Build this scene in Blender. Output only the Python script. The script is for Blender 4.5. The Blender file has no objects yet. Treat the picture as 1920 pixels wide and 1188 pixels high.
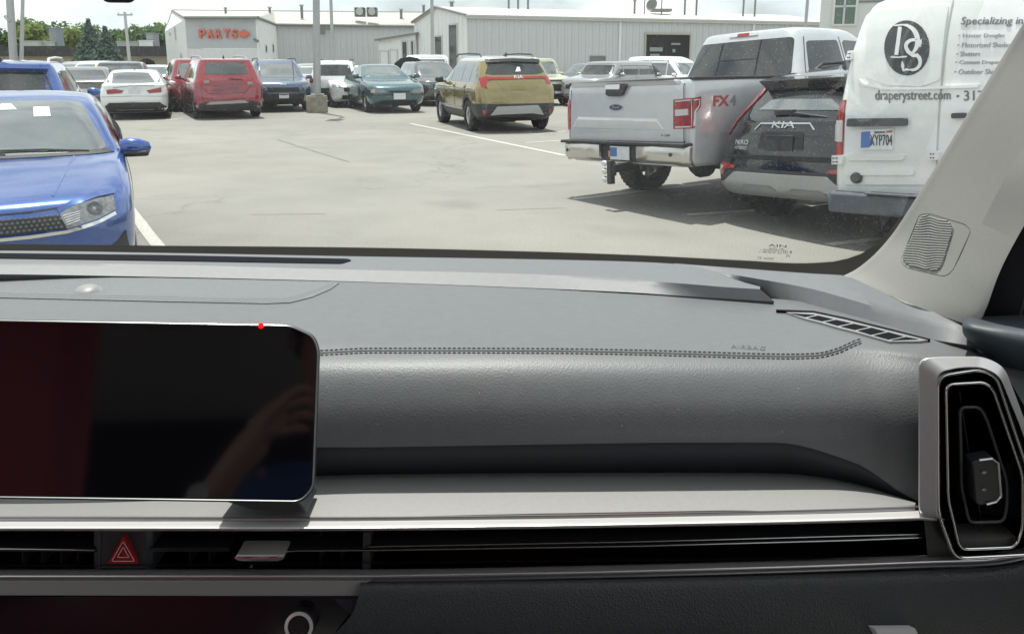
import bpy, bmesh, math, random
from mathutils import Vector, Matrix
from mathutils.bvhtree import BVHTree
from mathutils.geometry import delaunay_2d_cdt
random.seed(11)
S = bpy.context.scene
COL = S.collection
R = math.radians
# ------------------------------------------------------------------ camera
FPX, CX, CY, YH, HC = 1500.0, 960.0, 430.0, 115.0, 1.6
PIT = math.atan((CY - YH) / FPX)
cam_d = bpy.data.cameras.new('camera')
cam = bpy.data.objects.new('camera', cam_d); COL.objects.link(cam)
cam.location = (0, 0, HC); cam.rotation_euler = (math.pi/2 - PIT, 0, 0)
cam_d.sensor_width = 36; cam_d.lens = 36*FPX/1920
cam_d.shift_y = -(594 - CY)/1920
cam_d.clip_start = 0.05; cam_d.clip_end = 3000
S.camera = cam
# ------------------------------------------------------------------ daylight
SUN_EL, SUN_AZ = R(76), R(-24)          # azimuth measured from straight ahead, negative = to the left
sd = Vector((math.sin(SUN_AZ)*math.cos(SUN_EL), math.cos(SUN_AZ)*math.cos(SUN_EL), math.sin(SUN_EL)))
sun_d = bpy.data.lights.new('sun', 'SUN'); sun = bpy.data.objects.new('sun', sun_d); COL.objects.link(sun)
sun_d.energy = 4.0; sun_d.angle = R(1.0); sun_d.color = (1, .965, .91)
sun.location = (0, 0, 60); sun.rotation_euler = (-sd).to_track_quat('-Z', 'Y').to_euler()
W = bpy.data.worlds.new('World'); S.world = W; W.use_nodes = True
nt = W.node_tree; nt.nodes.clear()
def wn(t): return nt.nodes.new(t)
out = wn('ShaderNodeOutputWorld'); bg = wn('ShaderNodeBackground'); sky = wn('ShaderNodeTexSky')
sky.sky_type = 'NISHITA'; sky.sun_disc = False; sky.sun_elevation = SUN_EL; sky.sun_rotation = SUN_AZ
sky.dust_density = 2.0; sky.air_density = 1.0
tc = wn('ShaderNodeTexCoord'); mp = wn('ShaderNodeMapping'); mp.inputs['Scale'].default_value = (1.6, 1.6, 4.2)
nz = wn('ShaderNodeTexNoise'); nz.inputs['Scale'].default_value = 1.9; nz.inputs['Detail'].default_value = 7; nz.inputs['Roughness'].default_value = .56
rp = wn('ShaderNodeValToRGB'); rp.color_ramp.elements[0].position = .30; rp.color_ramp.elements[1].position = .48
nz2 = wn('ShaderNodeTexNoise'); nz2.inputs['Scale'].default_value = 3.4; nz2.inputs['Detail'].default_value = 6
rp2 = wn('ShaderNodeValToRGB'); rp2.color_ramp.elements[0].color = (6.0, 6.8, 7.4, 1); rp2.color_ramp.elements[1].color = (10.2, 10.5, 10.4, 1)
rp2.color_ramp.elements[0].position = .3; rp2.color_ramp.elements[1].position = .62
mx = wn('ShaderNodeMix'); mx.data_type = 'RGBA'
L = nt.links.new
L(tc.outputs['Generated'], mp.inputs[0]); L(mp.outputs[0], nz.inputs['Vector']); L(mp.outputs[0], nz2.inputs['Vector'])
L(nz.outputs[0], rp.inputs[0]); L(nz2.outputs[0], rp2.inputs[0])
L(rp.outputs[0], mx.inputs[0]); L(sky.outputs[0], mx.inputs[6]); L(rp2.outputs[0], mx.inputs[7])
L(mx.outputs[2], bg.inputs[0]); bg.inputs[1].default_value = 0.085
L(bg.outputs[0], out.inputs[0])
S.view_settings.view_transform = 'Standard'; S.view_settings.look = 'None'
S.view_settings.exposure = 0.55; S.view_settings.gamma = 1.0; S.view_settings.use_curve_mapping = False
S.cycles.use_denoising = True; S.cycles.max_bounces = 10; S.cycles.transparent_max_bounces = 16
S.cycles.caustics_reflective = False; S.cycles.caustics_refractive = False
S.cycles.sample_clamp_indirect = 6

# ------------------------------------------------------------------ helpers
def ray(px, py):
    a, b = (px - CX)/FPX, -(py - CY)/FPX
    c, s = math.cos(PIT), math.sin(PIT)
    return Vector((a, c + b*s, -s + b*c))
def at(px, py, Y):
    d = ray(px, py); t = Y/d.y
    return Vector((d.x*t, Y, HC + d.z*t))
def gp(px, py, z=0.0):
    d = ray(px, py); t = (z - HC)/d.z
    return Vector((d.x*t, d.y*t, z))
EYE = Vector((0, 0, HC))

MATS = {}
def M(name, col=(.5,.5,.5), rough=.5, metal=0., coat=0., spec=.5, noise=None, bump=None, emit=0., trans=0., coatr=.05, rnoise=None, cior=1.5):
    if name in MATS: return MATS[name]
    m = bpy.data.materials.new(name); m.use_nodes = True
    n = m.node_tree; p = n.nodes['Principled BSDF']
    I = p.inputs
    I['Base Color'].default_value = (*col, 1); I['Roughness'].default_value = rough; I['Metallic'].default_value = metal
    I['Coat Weight'].default_value = coat; I['Coat Roughness'].default_value = coatr; I['Coat IOR'].default_value = cior; I['Specular IOR Level'].default_value = spec
    I['Transmission Weight'].default_value = trans
    if emit: I['Emission Color'].default_value = (*col, 1); I['Emission Strength'].default_value = emit
    tcn = n.nodes.new('ShaderNodeTexCoord')
    if noise:
        sc, amt = noise[:2]
        t = n.nodes.new('ShaderNodeTexNoise'); t.inputs['Scale'].default_value = sc; t.inputs['Detail'].default_value = 5
        n.links.new(tcn.outputs['Object'], t.inputs['Vector'])
        r = n.nodes.new('ShaderNodeMapRange'); r.inputs[1].default_value = .25; r.inputs[2].default_value = .75
        r.inputs[3].default_value = 1-amt; r.inputs[4].default_value = 1+amt
        h = n.nodes.new('ShaderNodeMix'); h.data_type = 'RGBA'; h.blend_type = 'MULTIPLY'; h.inputs[0].default_value = 1
        h.inputs[6].default_value = (*col, 1)
        n.links.new(t.outputs[0], r.inputs[0]); n.links.new(r.outputs[0], h.inputs[7]); n.links.new(h.outputs[2], I['Base Color'])
    if rnoise:
        sc, amt = rnoise
        t = n.nodes.new('ShaderNodeTexNoise'); t.inputs['Scale'].default_value = sc; t.inputs['Detail'].default_value = 4
        n.links.new(tcn.outputs['Object'], t.inputs['Vector'])
        r = n.nodes.new('ShaderNodeMapRange'); r.inputs[3].default_value = max(0, rough-amt); r.inputs[4].default_value = min(1, rough+amt)
        n.links.new(t.outputs[0], r.inputs[0]); n.links.new(r.outputs[0], I['Roughness'])
    if bump:
        kind, sc, st, dist = bump
        if kind == 'v':
            t = n.nodes.new('ShaderNodeTexVoronoi'); t.inputs['Scale'].default_value = sc; o = t.outputs['Distance']
        else:
            t = n.nodes.new('ShaderNodeTexNoise'); t.inputs['Scale'].default_value = sc; t.inputs['Detail'].default_value = 3; o = t.outputs[0]
        n.links.new(tcn.outputs['Object'], t.inputs['Vector'])
        b = n.nodes.new('ShaderNodeBump'); b.inputs['Strength'].default_value = st; b.inputs['Distance'].default_value = dist
        n.links.new(o, b.inputs['Height']); n.links.new(b.outputs[0], I['Normal'])
    MATS[name] = m
    return m
def paint(name, col, rough=.28, metal=.35, cior=1.7):
    return M(name, col, rough, metal, coat=1.0, noise=(9, .05), rnoise=(4, .06), cior=cior)

def link(o, parent=None):
    COL.objects.link(o)
    if parent is not None: o.parent = parent
    return o
def tag(o, label, cat, group=None, kind=None):
    if label: o['label'] = label
    if cat: o['category'] = cat
    if group: o['group'] = group
    if kind: o['kind'] = kind
    return o
def empty(name, loc=(0,0,0), rz=0., label=None, cat=None, group=None, sc=1.):
    o = bpy.data.objects.new(name, None); COL.objects.link(o)
    o.location = loc; o.rotation_euler = (0, 0, rz); o.scale = (sc,)*3; o.empty_display_size = .2
    return tag(o, label, cat, group)
def mesh(name, verts, faces, mats, smooth=.6, midx=None):
    me = bpy.data.meshes.new(name); me.from_pydata([tuple(v) for v in verts], [], faces)
    for m in (mats if isinstance(mats, (list, tuple)) else [mats]): me.materials.append(m)
    if midx: me.polygons.foreach_set('material_index', midx)
    if smooth:
        me.polygons.foreach_set('use_smooth', [True]*len(me.polygons))
        me.set_sharp_from_angle(angle=smooth)
    me.update()
    return me
def obj(name, verts, faces, mats, parent=None, smooth=.6, midx=None, bevel=0., solid=0.):
    o = bpy.data.objects.new(name, mesh(name, verts, faces, mats, smooth, midx)); link(o, parent)
    if solid:
        m = o.modifiers.new('solid', 'SOLIDIFY'); m.thickness = solid; m.offset = -1
    if bevel:
        m = o.modifiers.new('bevel', 'BEVEL'); m.width = bevel; m.segments = 2; m.limit_method = 'ANGLE'; m.angle_limit = R(35)
    return o
class MB:
    def __init__(s): s.v, s.f = [], []
    def add(s, v, f):
        b = len(s.v); s.v += [Vector(x) for x in v]; s.f += [tuple(i+b for i in q) for q in f]; return s
    def box(s, c, d, rz=0., rx=0., ry=0.):
        m = Matrix.Translation(c) @ Matrix.Rotation(rz, 4, 'Z') @ Matrix.Rotation(ry, 4, 'Y') @ Matrix.Rotation(rx, 4, 'X')
        v = [m @ Vector((x*d[0]/2, y*d[1]/2, z*d[2]/2)) for x in (-1,1) for y in (-1,1) for z in (-1,1)]
        return s.add(v, [(0,1,3,2),(4,6,7,5),(0,4,5,1),(2,3,7,6),(0,2,6,4),(1,5,7,3)])
    def cyl(s, a, b, r0, r1=None, n=12):
        a, b = Vector(a), Vector(b); r1 = r0 if r1 is None else r1
        q = (b-a).to_track_quat('Z', 'Y').to_matrix()
        v = [a + q @ Vector((math.cos(2*math.pi*i/n)*r0, math.sin(2*math.pi*i/n)*r0, 0)) for i in range(n)]
        v += [b + q @ Vector((math.cos(2*math.pi*i/n)*r1, math.sin(2*math.pi*i/n)*r1, 0)) for i in range(n)]
        f = [(i, (i+1) % n, n+(i+1) % n, n+i) for i in range(n)] + [tuple(range(n-1, -1, -1)), tuple(range(n, 2*n))]
        return s.add(v, f)
    def tube(s, pts, r, n=8, closed=False, flat=1., nrm=None):
        pts = [Vector(p) for p in pts]; N = len(pts); rings = []
        for i, p in enumerate(pts):
            a = pts[i-1] if (i or closed) else p
            b = pts[(i+1) % N] if (i < N-1 or closed) else p
            t = (b-a).normalized()
            up = Vector(nrm) if nrm is not None else (Vector((0,0,1)) if abs(t.z) < .9 else Vector((0,1,0)))
            x = t.cross(up).normalized(); y = x.cross(t).normalized()
            rr = r[i] if isinstance(r, (list, tuple)) else r
            rings.append([p + x*math.cos(2*math.pi*k/n)*rr + y*math.sin(2*math.pi*k/n)*rr*flat for k in range(n)])
        v = [q for g in rings for q in g]; f = []
        for i in range(N if closed else N-1):
            j = (i+1) % N
            f += [(i*n+k, i*n+(k+1) % n, j*n+(k+1) % n, j*n+k) for k in range(n)]
        if not closed: f += [tuple(range(n-1,-1,-1)), tuple((N-1)*n+k for k in range(n))]
        return s.add(v, f)
    def lathe(s, c, axis, prof, n=24):
        q = Vector(axis).to_track_quat('Z', 'Y').to_matrix(); c = Vector(c); m = len(prof)
        v = [c + q @ Vector((math.cos(2*math.pi*i/n)*r, math.sin(2*math.pi*i/n)*r, h)) for i in range(n) for r, h in prof]
        f = [(i*m+k, ((i+1) % n)*m+k, ((i+1) % n)*m+k+1, i*m+k+1) for i in range(n) for k in range(m-1)]
        return s.add(v, f)
    def prism(s, front, off):
        n = len(front); off = Vector(off)
        v = list(front) + [Vector(p)+off for p in front]
        return s.add(v, [tuple(range(n)), tuple(range(2*n-1, n-1, -1))] + [(i, n+i, n+(i+1) % n, (i+1) % n) for i in range(n)])
    def obj(s, name, mat, parent=None, smooth=.6, bevel=0., solid=0.):
        o = obj(name, s.v, s.f, mat, parent, smooth, None, bevel, solid)
        bm = bmesh.new(); bm.from_mesh(o.data); bmesh.ops.recalc_face_normals(bm, faces=bm.faces); bm.to_mesh(o.data); bm.free()
        if smooth: o.data.set_sharp_from_angle(angle=smooth)
        return o
def curve1(pts, x):
    """smooth monotone interpolation through (x, value) pairs"""
    n = len(pts)
    if x <= pts[0][0]: return pts[0][1]
    if x >= pts[-1][0]: return pts[-1][1]
    d = [(pts[i+1][1]-pts[i][1])/(pts[i+1][0]-pts[i][0]) for i in range(n-1)]
    m = [d[0]] + [0 if d[i-1]*d[i] <= 0 else 2*d[i-1]*d[i]/(d[i-1]+d[i]) for i in range(1, n-1)] + [d[-1]]
    for i in range(n-1):
        if x <= pts[i+1][0]:
            h = pts[i+1][0]-pts[i][0]; t = (x-pts[i][0])/h
            return ((2*t**3-3*t**2+1)*pts[i][1] + (t**3-2*t**2+t)*h*m[i] + (-2*t**3+3*t**2)*pts[i+1][1] + (t**3-t**2)*h*m[i+1])
def cat(a, b, c, d, t):
    return a*(-.5*t+t*t-.5*t**3) + b*(1-2.5*t*t+1.5*t**3) + c*(.5*t+2*t*t-1.5*t**3) + d*(-.5*t*t+.5*t**3)
def loft(name, rows, mat, parent=None, nsub=4, smooth=.7, solid=0., sharp=(), bevel=0.):
    """rows: lists of 3D points of equal length; Catmull-Rom between rows (straight beside rows in sharp)"""
    out = []; n = len(rows)
    for i in range(n-1):
        for k in range(nsub):
            t = k/nsub
            p0 = rows[i] if (i == 0 or i in sharp) else rows[i-1]
            p3 = rows[i+1] if (i+2 >= n or (i+1) in sharp) else rows[i+2]
            out.append([cat(p0[j], rows[i][j], rows[i+1][j], p3[j], t) for j in range(len(rows[0]))])
    out.append(rows[-1]); m = len(rows[0])
    v = [p for r in out for p in r]
    f = [(i*m+j, (i+1)*m+j, (i+1)*m+j+1, i*m+j+1) for i in range(len(out)-1) for j in range(m-1)]
    return obj(name, v, f, mat, parent, smooth, None, bevel, solid), v, f
def fill2d(poly, step):
    """triangulate a 2D polygon with inner grid points"""
    b = []
    n = len(poly)
    for i in range(n):
        p, q = Vector(poly[i]), Vector(poly[(i+1) % n]); k = max(1, int((q-p).length/step))
        b += [p.lerp(q, t/k) for t in range(k)]
    nb = len(b); pts = list(b)
    x0, x1 = min(p.x for p in b), max(p.x for p in b); y0, y1 = min(p.y for p in b), max(p.y for p in b)
    def inside(x, y):
        c = False
        for i in range(n):
            (ax, ay), (bx, by) = poly[i], poly[(i+1) % n]
            if (ay > y) != (by > y) and x < (bx-ax)*(y-ay)/(by-ay)+ax: c = not c
        return c
    yy = y0+step*.5
    while yy < y1:
        xx = x0+step*.5
        while xx < x1:
            if inside(xx, yy) and min((Vector((xx, yy))-p).length for p in b) > step*.45: pts.append(Vector((xx, yy)))
            xx += step
        yy += step
    vs, es, fs, *_ = delaunay_2d_cdt(pts, [(i, (i+1) % nb) for i in range(nb)], [list(range(nb))], 1, 1e-6)
    return [Vector(v) for v in vs], [tuple(f) for f in fs]
def rbound(faces):
    c = {}
    for f in faces:
        for i in range(len(f)):
            a, b = f[i], f[(i+1) % len(f)]; c[(a, b)] = c.get((a, b), 0)+1
    return [e for e in c if (e[1], e[0]) not in c]
def skirt(vs, fs, back):
    """give a sheet thickness: add rim walls going to the points in back"""
    n = len(vs); v = list(vs)+list(back); f = list(fs)
    for a, b in rbound(fs): f.append((b, a, a+n, b+n))
    return v, f
def round_poly(pts, r, n=4):
    out = []; N = len(pts)
    for i in range(N):
        a, b, c = Vector(pts[i-1]), Vector(pts[i]), Vector(pts[(i+1) % N])
        u, w = (a-b), (c-b); k = min(r, u.length*.45, w.length*.45)
        p, q = b+u.normalized()*k, b+w.normalized()*k
        out += [tuple(p.lerp(b, t/n).lerp(b.lerp(q, t/n), t/n)) for t in range(n+1)]
    return out
def onto_px(name, poly, bvh, mat, parent, off=.0012, thick=.002, step=14, smooth=.5):
    """a thin piece lying on an interior surface, its outline found by sight lines onto that surface"""
    vs, fs = fill2d(poly, step)
    V, B = [], []
    for p in vs:
        d = ray(p.x, p.y).normalized(); h, nrm, _, _ = bvh.ray_cast(EYE, d)
        if h is None: h, nrm, _, _ = bvh.find_nearest(EYE + d*1.1)
        if nrm.dot(d) > 0: nrm = -nrm
        V.append(h + nrm*off); B.append(h - nrm*thick)
    if fs and (V[fs[0][1]]-V[fs[0][0]]).cross(V[fs[0][2]]-V[fs[0][0]]).dot(EYE-V[fs[0][0]]) < 0: fs = [f[::-1] for f in fs]
    V, F = skirt(V, fs, B)
    return obj(name, V, F, mat, parent, smooth)
def text_mesh(s, size=1., spacing=1., shear=0., bold=0.):
    c = bpy.data.curves.new('lettering', 'FONT'); c.body = s; c.size = size; c.space_character = spacing; c.shear = shear
    c.align_x = 'LEFT'; c.resolution_u = 3; c.offset = bold
    o = bpy.data.objects.new('lettering', c); COL.objects.link(o)
    dg = bpy.context.evaluated_depsgraph_get(); me = bpy.data.meshes.new_from_object(o.evaluated_get(dg))
    v = [Vector((p.co.x, p.co.y)) for p in me.vertices]; f = [tuple(p.vertices) for p in me.polygons]
    bpy.data.objects.remove(o); bpy.data.curves.remove(c); bpy.data.meshes.remove(me)
    return v, f
def bounds(v): return min(p.x for p in v), max(p.x for p in v), min(p.y for p in v), max(p.y for p in v)
# ================================================================== the car we sit in
dash_soft = M('dash_leather', (.116,.120,.126), .49, spec=.52, noise=(60,.05), bump=('v', 460, .24, .0010), rnoise=(3,.07))
dash_hard = M('dash_plastic', (.132,.136,.146), .5, spec=.6, noise=(80,.06), bump=('n', 1500, .35, .0008))
dash_low = M('dash_dark_leather', (.046,.051,.056), .5, spec=.5, noise=(40,.08), bump=('v', 400, .55, .0013))
mesh_mat = M('speaker_mesh', (.155,.16,.17), .6, bump=('v', 420, .9, .002))
silver = M('satin_silver', (.74,.72,.71), .3, metal=.55)
silver2 = M('satin_silver_dark', (.55,.53,.53), .3, metal=.75, rnoise=(30,.01))
chrome = M('chrome', (.80,.80,.79), .12, metal=1.)
gloss_black = M('gloss_black', (.006,.006,.009), .14, coat=.15, spec=.4)
slot_black = M('slot_black', (.006,.006,.010), .9, spec=.1)
fin_black = M('fin_black', (.012,.012,.014), .28)
pillar_mat = M('pillar_fabric', (.295,.293,.275), .8, spec=.2, noise=(300,.04), bump=('n', 900, .3, .0006))
rubber = M('rubber_seal', (.012,.012,.016), .7)
frit_mat = M('frit_black', (.018,.014,.008), .35)
grey_pl = M('grey_plastic', (.035,.038,.042), .5)
headliner = M('headliner', (.42,.41,.39), .9, noise=(100,.05))

cabin = empty('car_cabin', (0,0,0), 0, 'dashboard and windscreen of the parked car the view is taken from', 'car')

def qx(px): return ((px-650)/950.)**2
def row(pts, n=72, x0=None, x1=None, dy=None):
    x0 = pts[0][0] if x0 is None else x0; x1 = pts[-1][0] if x1 is None else x1
    py = [(p[0], p[1]) for p in pts]; yy = [(p[0], p[2]) for p in pts]
    out = []
    for i in range(n):
        px = x0+(x1-x0)*i/(n-1)
        out.append(at(px, curve1(py, px), curve1(yy, px)))
    return out
# --- upper level of the dashboard
def wy(px): return 1.50-.20*qx(px)
wb = [(-500,470),(0,470),(300,474),(640,480),(1000,486),(1200,491),(1300,498),(1345,510),(1425,541)]
bt = [(-500,490),(0,492),(300,496),(640,505),(1000,514),(1200,526),(1300,533),(1345,537),(1425,542)]
bb = [(-500,512),(0,514),(300,519),(640,527),(1000,540),(1200,549),(1300,556),(1370,560),(1452,565)]
A = row([(x,y,wy(x)-.02) for x,y in wb]); B = row([(x,y,wy(x)-.16-.02*(x>1200)) for x,y in bt]); Cc = row([(x,y,wy(x)-.185) for x,y in bb])
A2 = [a.lerp(b,.5)+Vector((0,0,.004)) for a,b in zip(A,B)]
A0 = [a+Vector((0,.10,-.05)) for a in A]
C2 = [c+Vector((0,.02,-.03)) for c in Cc]
_, uv_, uf_ = loft('upper_ledge', [A0,A,A2,B,Cc,C2], dash_hard, cabin, 3, .5, sharp=(0,1,3,4,5))
up_bvh = BVHTree.FromPolygons(uv_, uf_)
onto_px('defroster_slot', round_poly([(-420,475.5),(0,475.5),(300,479),(652,486),(660,489),(640,495),(300,489.5),(0,485),(-420,485)],4,2), up_bvh, slot_black, cabin, .0012, .004, 30)
# --- corner trim running to the right door
ct0 = [(1262,494,1.415),(1400,505,1.33),(1520,514,1.25),(1583,518,1.19),(1647,544,1.10),(1735,583,1.0),(1812,588,.97),(1840,592,.96)]
ct1 = [(1290,501,1.39),(1345,510,1.35),(1400,519,1.30),(1520,541,1.19),(1600,563,1.11),(1680,587,1.03),(1745,602,.975),(1800,610,.945),(1835,616,.935)]
ct2 = [(1290,503,1.39),(1345,513,1.34),(1420,541,1.285),(1455,566,1.24),(1520,579,1.17),(1600,602,1.09),(1700,628,.99),(1790,643,.93),(1835,650,.92)]
r0, r1, r2 = row(ct0,56), row(ct1,56), row(ct2,56)
r0b = [p+Vector((.05,.12,-.03)) for p in r0]; r2b = [p+Vector((0,.03,-.03)) for p in r2]
_, cv_, cf_ = loft('corner_trim', [r0b,r0,r1,r2,r2b], dash_hard, cabin, 3, .5, sharp=(0,1,2,3,4))
# --- the padded panel with the stitched edge and the curled lower lip
PX = (-500,0,640,1000,1300,1450,1600,1720,1800,1900,2000)
def prow(ys, Y): return row([(x,y,d) for x,y,d in zip(PX,ys,Y if isinstance(Y,(list,tuple)) else [Y]*len(PX))], 110)
P0 = prow((504,515,528,541,556.5,560,583,610,626,676,705), (1.275,1.285,1.285,1.262,1.232,1.215,1.13,1.03,.985,.93,.90))
P1 = prow((556,562,580,592,600,604,618,640,656,694,718), (1.10,1.10,1.10,1.09,1.075,1.06,1.005,.94,.92,.895,.88))
P2 = prow((612,616,626,631,635,639,645,662,676,702,725), (.975,.975,.975,.972,.968,.96,.938,.905,.893,.88,.87))
P3 = prow((652,654,660,658,663,667,668,680,692,710,730), (.925,.925,.925,.925,.923,.92,.915,.893,.883,.87,.865))
P4 = prow((690,690,694,694,696,698,700,708,718,730,745), (.893,)*7+(.878,.87,.86,.86))
P5 = prow((755,)*11, (.870,)*7+(.862,.857,.85,.85))
P6 = prow((812,)*11, (.860,)*7+(.852,.848,.84,.84))
P7 = prow((838,838,838,833,829,829,866,938,957,968,975), (.858,)*6+(.853,.845,.84,.835,.83))
P8 = prow((866,866,866,862,859,860,886,944,960,972,980), (.868,)*6+(.859,.848,.842,.837,.83))
P9 = prow((896,896,893,888,886,888,905,950,964,975,985), (.893,)*6+(.873,.852,.845,.84,.83))
_, pv_, pf_ = loft('dash_pad', [P0,P1,P2,P3,P4,P5,P6,P7], dash_soft, cabin, 5, 1.0)
P7b = [p+Vector((0,.003,.0)) for p in P7]
loft('lower_lip', [[p+Vector((0,.012,.004)) for p in P7], P7b, P8, P9], M('lip_black', (.020,.023,.030), .55, spec=.3), cabin, 5, 1.0)
pad_bvh = BVHTree.FromPolygons(pv_, pf_)
# speaker cover with its perforated edge
onto_px('speaker_cover', [(-480,516),(0,518),(300,523),(636,531),(620,543),(585,558),(545,568),(500,570),(300,566),(0,559),(-480,553)], pad_bvh, mesh_mat, cabin, .0014, .003, 22)
hole = []
mbh = MB()
edge = [(-200,551),(0,556),(150,559),(300,562),(440,566),(520,566),(556,561),(590,549),(618,538)]
for k in range(0, 176):
    px = -60+k*3.9; py = curve1(edge, px)
    for q in (0, 4):
        c, nrm, _, _ = pad_bvh.ray_cast(EYE, ray(px+q*.4, py-q).normalized())
        if c:
            if nrm.dot(ray(px,py)) > 0: nrm = -nrm
            mbh.lathe(c+nrm*.0016, nrm, [(.0009,0),(0,.0003)], 6)
h = mbh.obj('perforation', slot_black, cabin, 0); h['kind'] = 'stuff'
# light sensor dome
c = pad_bvh.ray_cast(EYE, ray(163,548).normalized())[0]
mb = MB(); mb.lathe(c+Vector((0,0,-.002)), (0,-.25,1), [(.0205,0),(.0205,.0025),(.0185,.004),(.0165,.0075),(.011,.0105),(.005,.0118),(0,.012)], 28)
mb.obj('light_sensor', M('sensor_grey', (.24,.24,.235), .45), cabin, .9)
mb = MB(); mb.lathe(c+Vector((0,0,-.0025)), (0,-.25,1), [(.0235,0),(.0235,.0022),(.0205,.0026)], 28); mb.obj('sensor_ring', dash_hard, cabin, .9)
# seam and stitches
st = [(598,662),(700,657.5),(850,657.5),(1000,658),(1200,661),(1300,664),(1400,667),(1480,668.5),(1530,667),(1570,658),(1600,645),(1618,638)]
def on_pad(px, py, lift):
    c, nrm, _, _ = pad_bvh.ray_cast(EYE, ray(px,py).normalized())
    if nrm.dot(ray(px,py)) > 0: nrm = -nrm
    return c+nrm*lift, nrm
seam = MB(); pts = [on_pad(px, curve1(st,px), .0002)[0] for px in [598+i*8 for i in range(128)]]
seam.tube(pts, .0007, 5); seam.obj('seam', slot_black, cabin)
thread = M('thread', (.03,.031,.033), .8)
n = 0
for sgn in (-1, 1):
    px = 600
    while px < 1612 and n < 290:
        sl = (curve1(st,px+4)-curve1(st,px-4))/8; k = math.hypot(1, sl)
        dpx = 9.2/k
        offn = 4.2*sgn
        a, na = on_pad(px-sl*offn/k*1., curve1(st,px)+offn/k, .0006); b, _ = on_pad(px+dpx*.76-sl*offn/k, curve1(st,px+dpx*.76)+offn/k, .0006)
        t = MB(); m_ = (a+b)/2+na*.0004; t.tube([a,m_,b], [.0004,.0007,.0004], 5); t.obj('stitch', thread, cabin)
        px += dpx; n += 1
# AIRBAG lettering pressed into the pad
def px_text(s, quad, bvh, mat, name, parent, off=.0008, spacing=1.0, flip=False):
    """lettering laid on a surface inside a four-cornered field seen at quad (left-bottom, right-bottom, right-top, left-top)"""
    v, f = text_mesh(s, 1, spacing); x0,x1,y0,y1 = bounds(v); V = []
    q = [Vector(p) for p in quad]
    for p in v:
        u, w = (p.x-x0)/(x1-x0), (p.y-y0)/(y1-y0)
        g = q[0].lerp(q[1],u).lerp(q[3].lerp(q[2],u), w); d = ray(g.x,g.y).normalized()
        h, nrm, _, _ = bvh.ray_cast(EYE, d)
        if nrm.dot(d) > 0: nrm = -nrm
        V.append(h+nrm*off)
    return obj(name, V, f, mat, parent, 0)
px_text('AIRBAG', [(1371,653),(1434,657),(1436,650),(1369,646)], pad_bvh, M('pressed_letter', (.10,.102,.11), .6), 'lettering', cabin, spacing=1.15)
# side-window demister vent
dv = empty('demister_vent'); dv.parent = cabin
onto_px('vent_frame', [(1474,588.5),(1525,589.5),(1588,603),(1630,613.5),(1672,624),(1741,641),(1724,643.5),(1668,644),(1604,626),(1570,617.5),(1540,608.5),(1508,600.5)], pad_bvh, M('vent_silver', (.30,.30,.30), .4, metal=.4), dv, .0028, .004, 6)
onto_px('seam_line', [(1455,584),(1525,586.5),(1588,600),(1629,610.5),(1671,621),(1744,640),(1741,641.5),(1671,624),(1629,613.5),(1588,603),(1525,589.5),(1456,586.5)], pad_bvh, slot_black, dv, .0034, .003, 6)
ct_ = [(1482,591),(1529,594.5),(1563,602.5),(1596,610),(1629,617.5),(1661,626),(1694,635),(1722,640.5)]; cb_ = [(1482,591.5),(1511,598.5),(1543,606.5),(1572,615),(1604,623),(1634,632),(1667,641),(1700,641.5)]
cells = []
for k in range(7):
    a, b, c_, d_ = ct_[k], ct_[k+1], cb_[k+1], cb_[k]; m = 4.5 if k else 0
    cells.append(((a[0]+m,a[1]+m*.25),(b[0]-1.5,b[1]-.4),(c_[0]-1.5,c_[1]-.4),(d_[0]+m,d_[1]+m*.27)) if k else ((a[0],a[1]),(b[0]-1.5,b[1]-.4),(c_[0]-1.5,c_[1]-.4)))
for q in cells: onto_px('vent_cell', q, pad_bvh, slot_black, dv, .0034, .003, 6)
# --- silver shelf
S0 = row([(x,y-4,d+.012) for x,y,d in [(-500,925,.875),(0,930,.875),(480,905,.88),(590,893,.884),(700,884,.889),(1000,883,.889),(1480,885,.889),(1560,892,.882),(1640,914,.866),(1718,946,.842)]])
S1 = row([(-500,972,.80),(0,967,.80),(590,968,.80),(1000,965,.80),(1300,960,.80),(1500,955,.80),(1715,948,.80)])
Sm = [a.lerp(b,.55)+Vector((0,0,.0015)) for a,b in zip(S0,S1)]
S1b = [p+Vector((0,-.002,-.004)) for p in S1]
loft('silver_shelf', [S0,Sm,S1,S1b], M('shelf_silver', (.34,.333,.33), .36, metal=.25, noise=(200,.04), rnoise=(300,.05)), cabin, 4, .7, sharp=(2,3))
# dust flecks on the pad, the shelf and the upper ledge
fl = MB(); rd = random.Random(3); cab_bvh = []
for tri in (pad_bvh, up_bvh):
    for _ in range(70):
        px, py = rd.uniform(20,1700), rd.uniform(500,820)
        h, nrm, _, _ = tri.ray_cast(EYE, ray(px,py).normalized())
        if h is None: continue
        if nrm.dot(ray(px,py)) > 0: nrm = -nrm
        fl.lathe(h+nrm*.0008, nrm, [(rd.uniform(.0002,.0006),0),(0,.0002)], 5)
for _ in range(60):
    a = rd.random(); i = rd.randrange(8,70); p = S0[i].lerp(S1[i], rd.uniform(.1,.95))+Vector((0,0,.0012)); fl.lathe(p, (0,0,1), [(rd.uniform(.0002,.0006),0),(0,.0002)], 5)
o_ = fl.obj('dust', M('dust_fleck', (.62,.61,.58), .9), cabin, 0); o_['kind'] = 'stuff'
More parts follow.
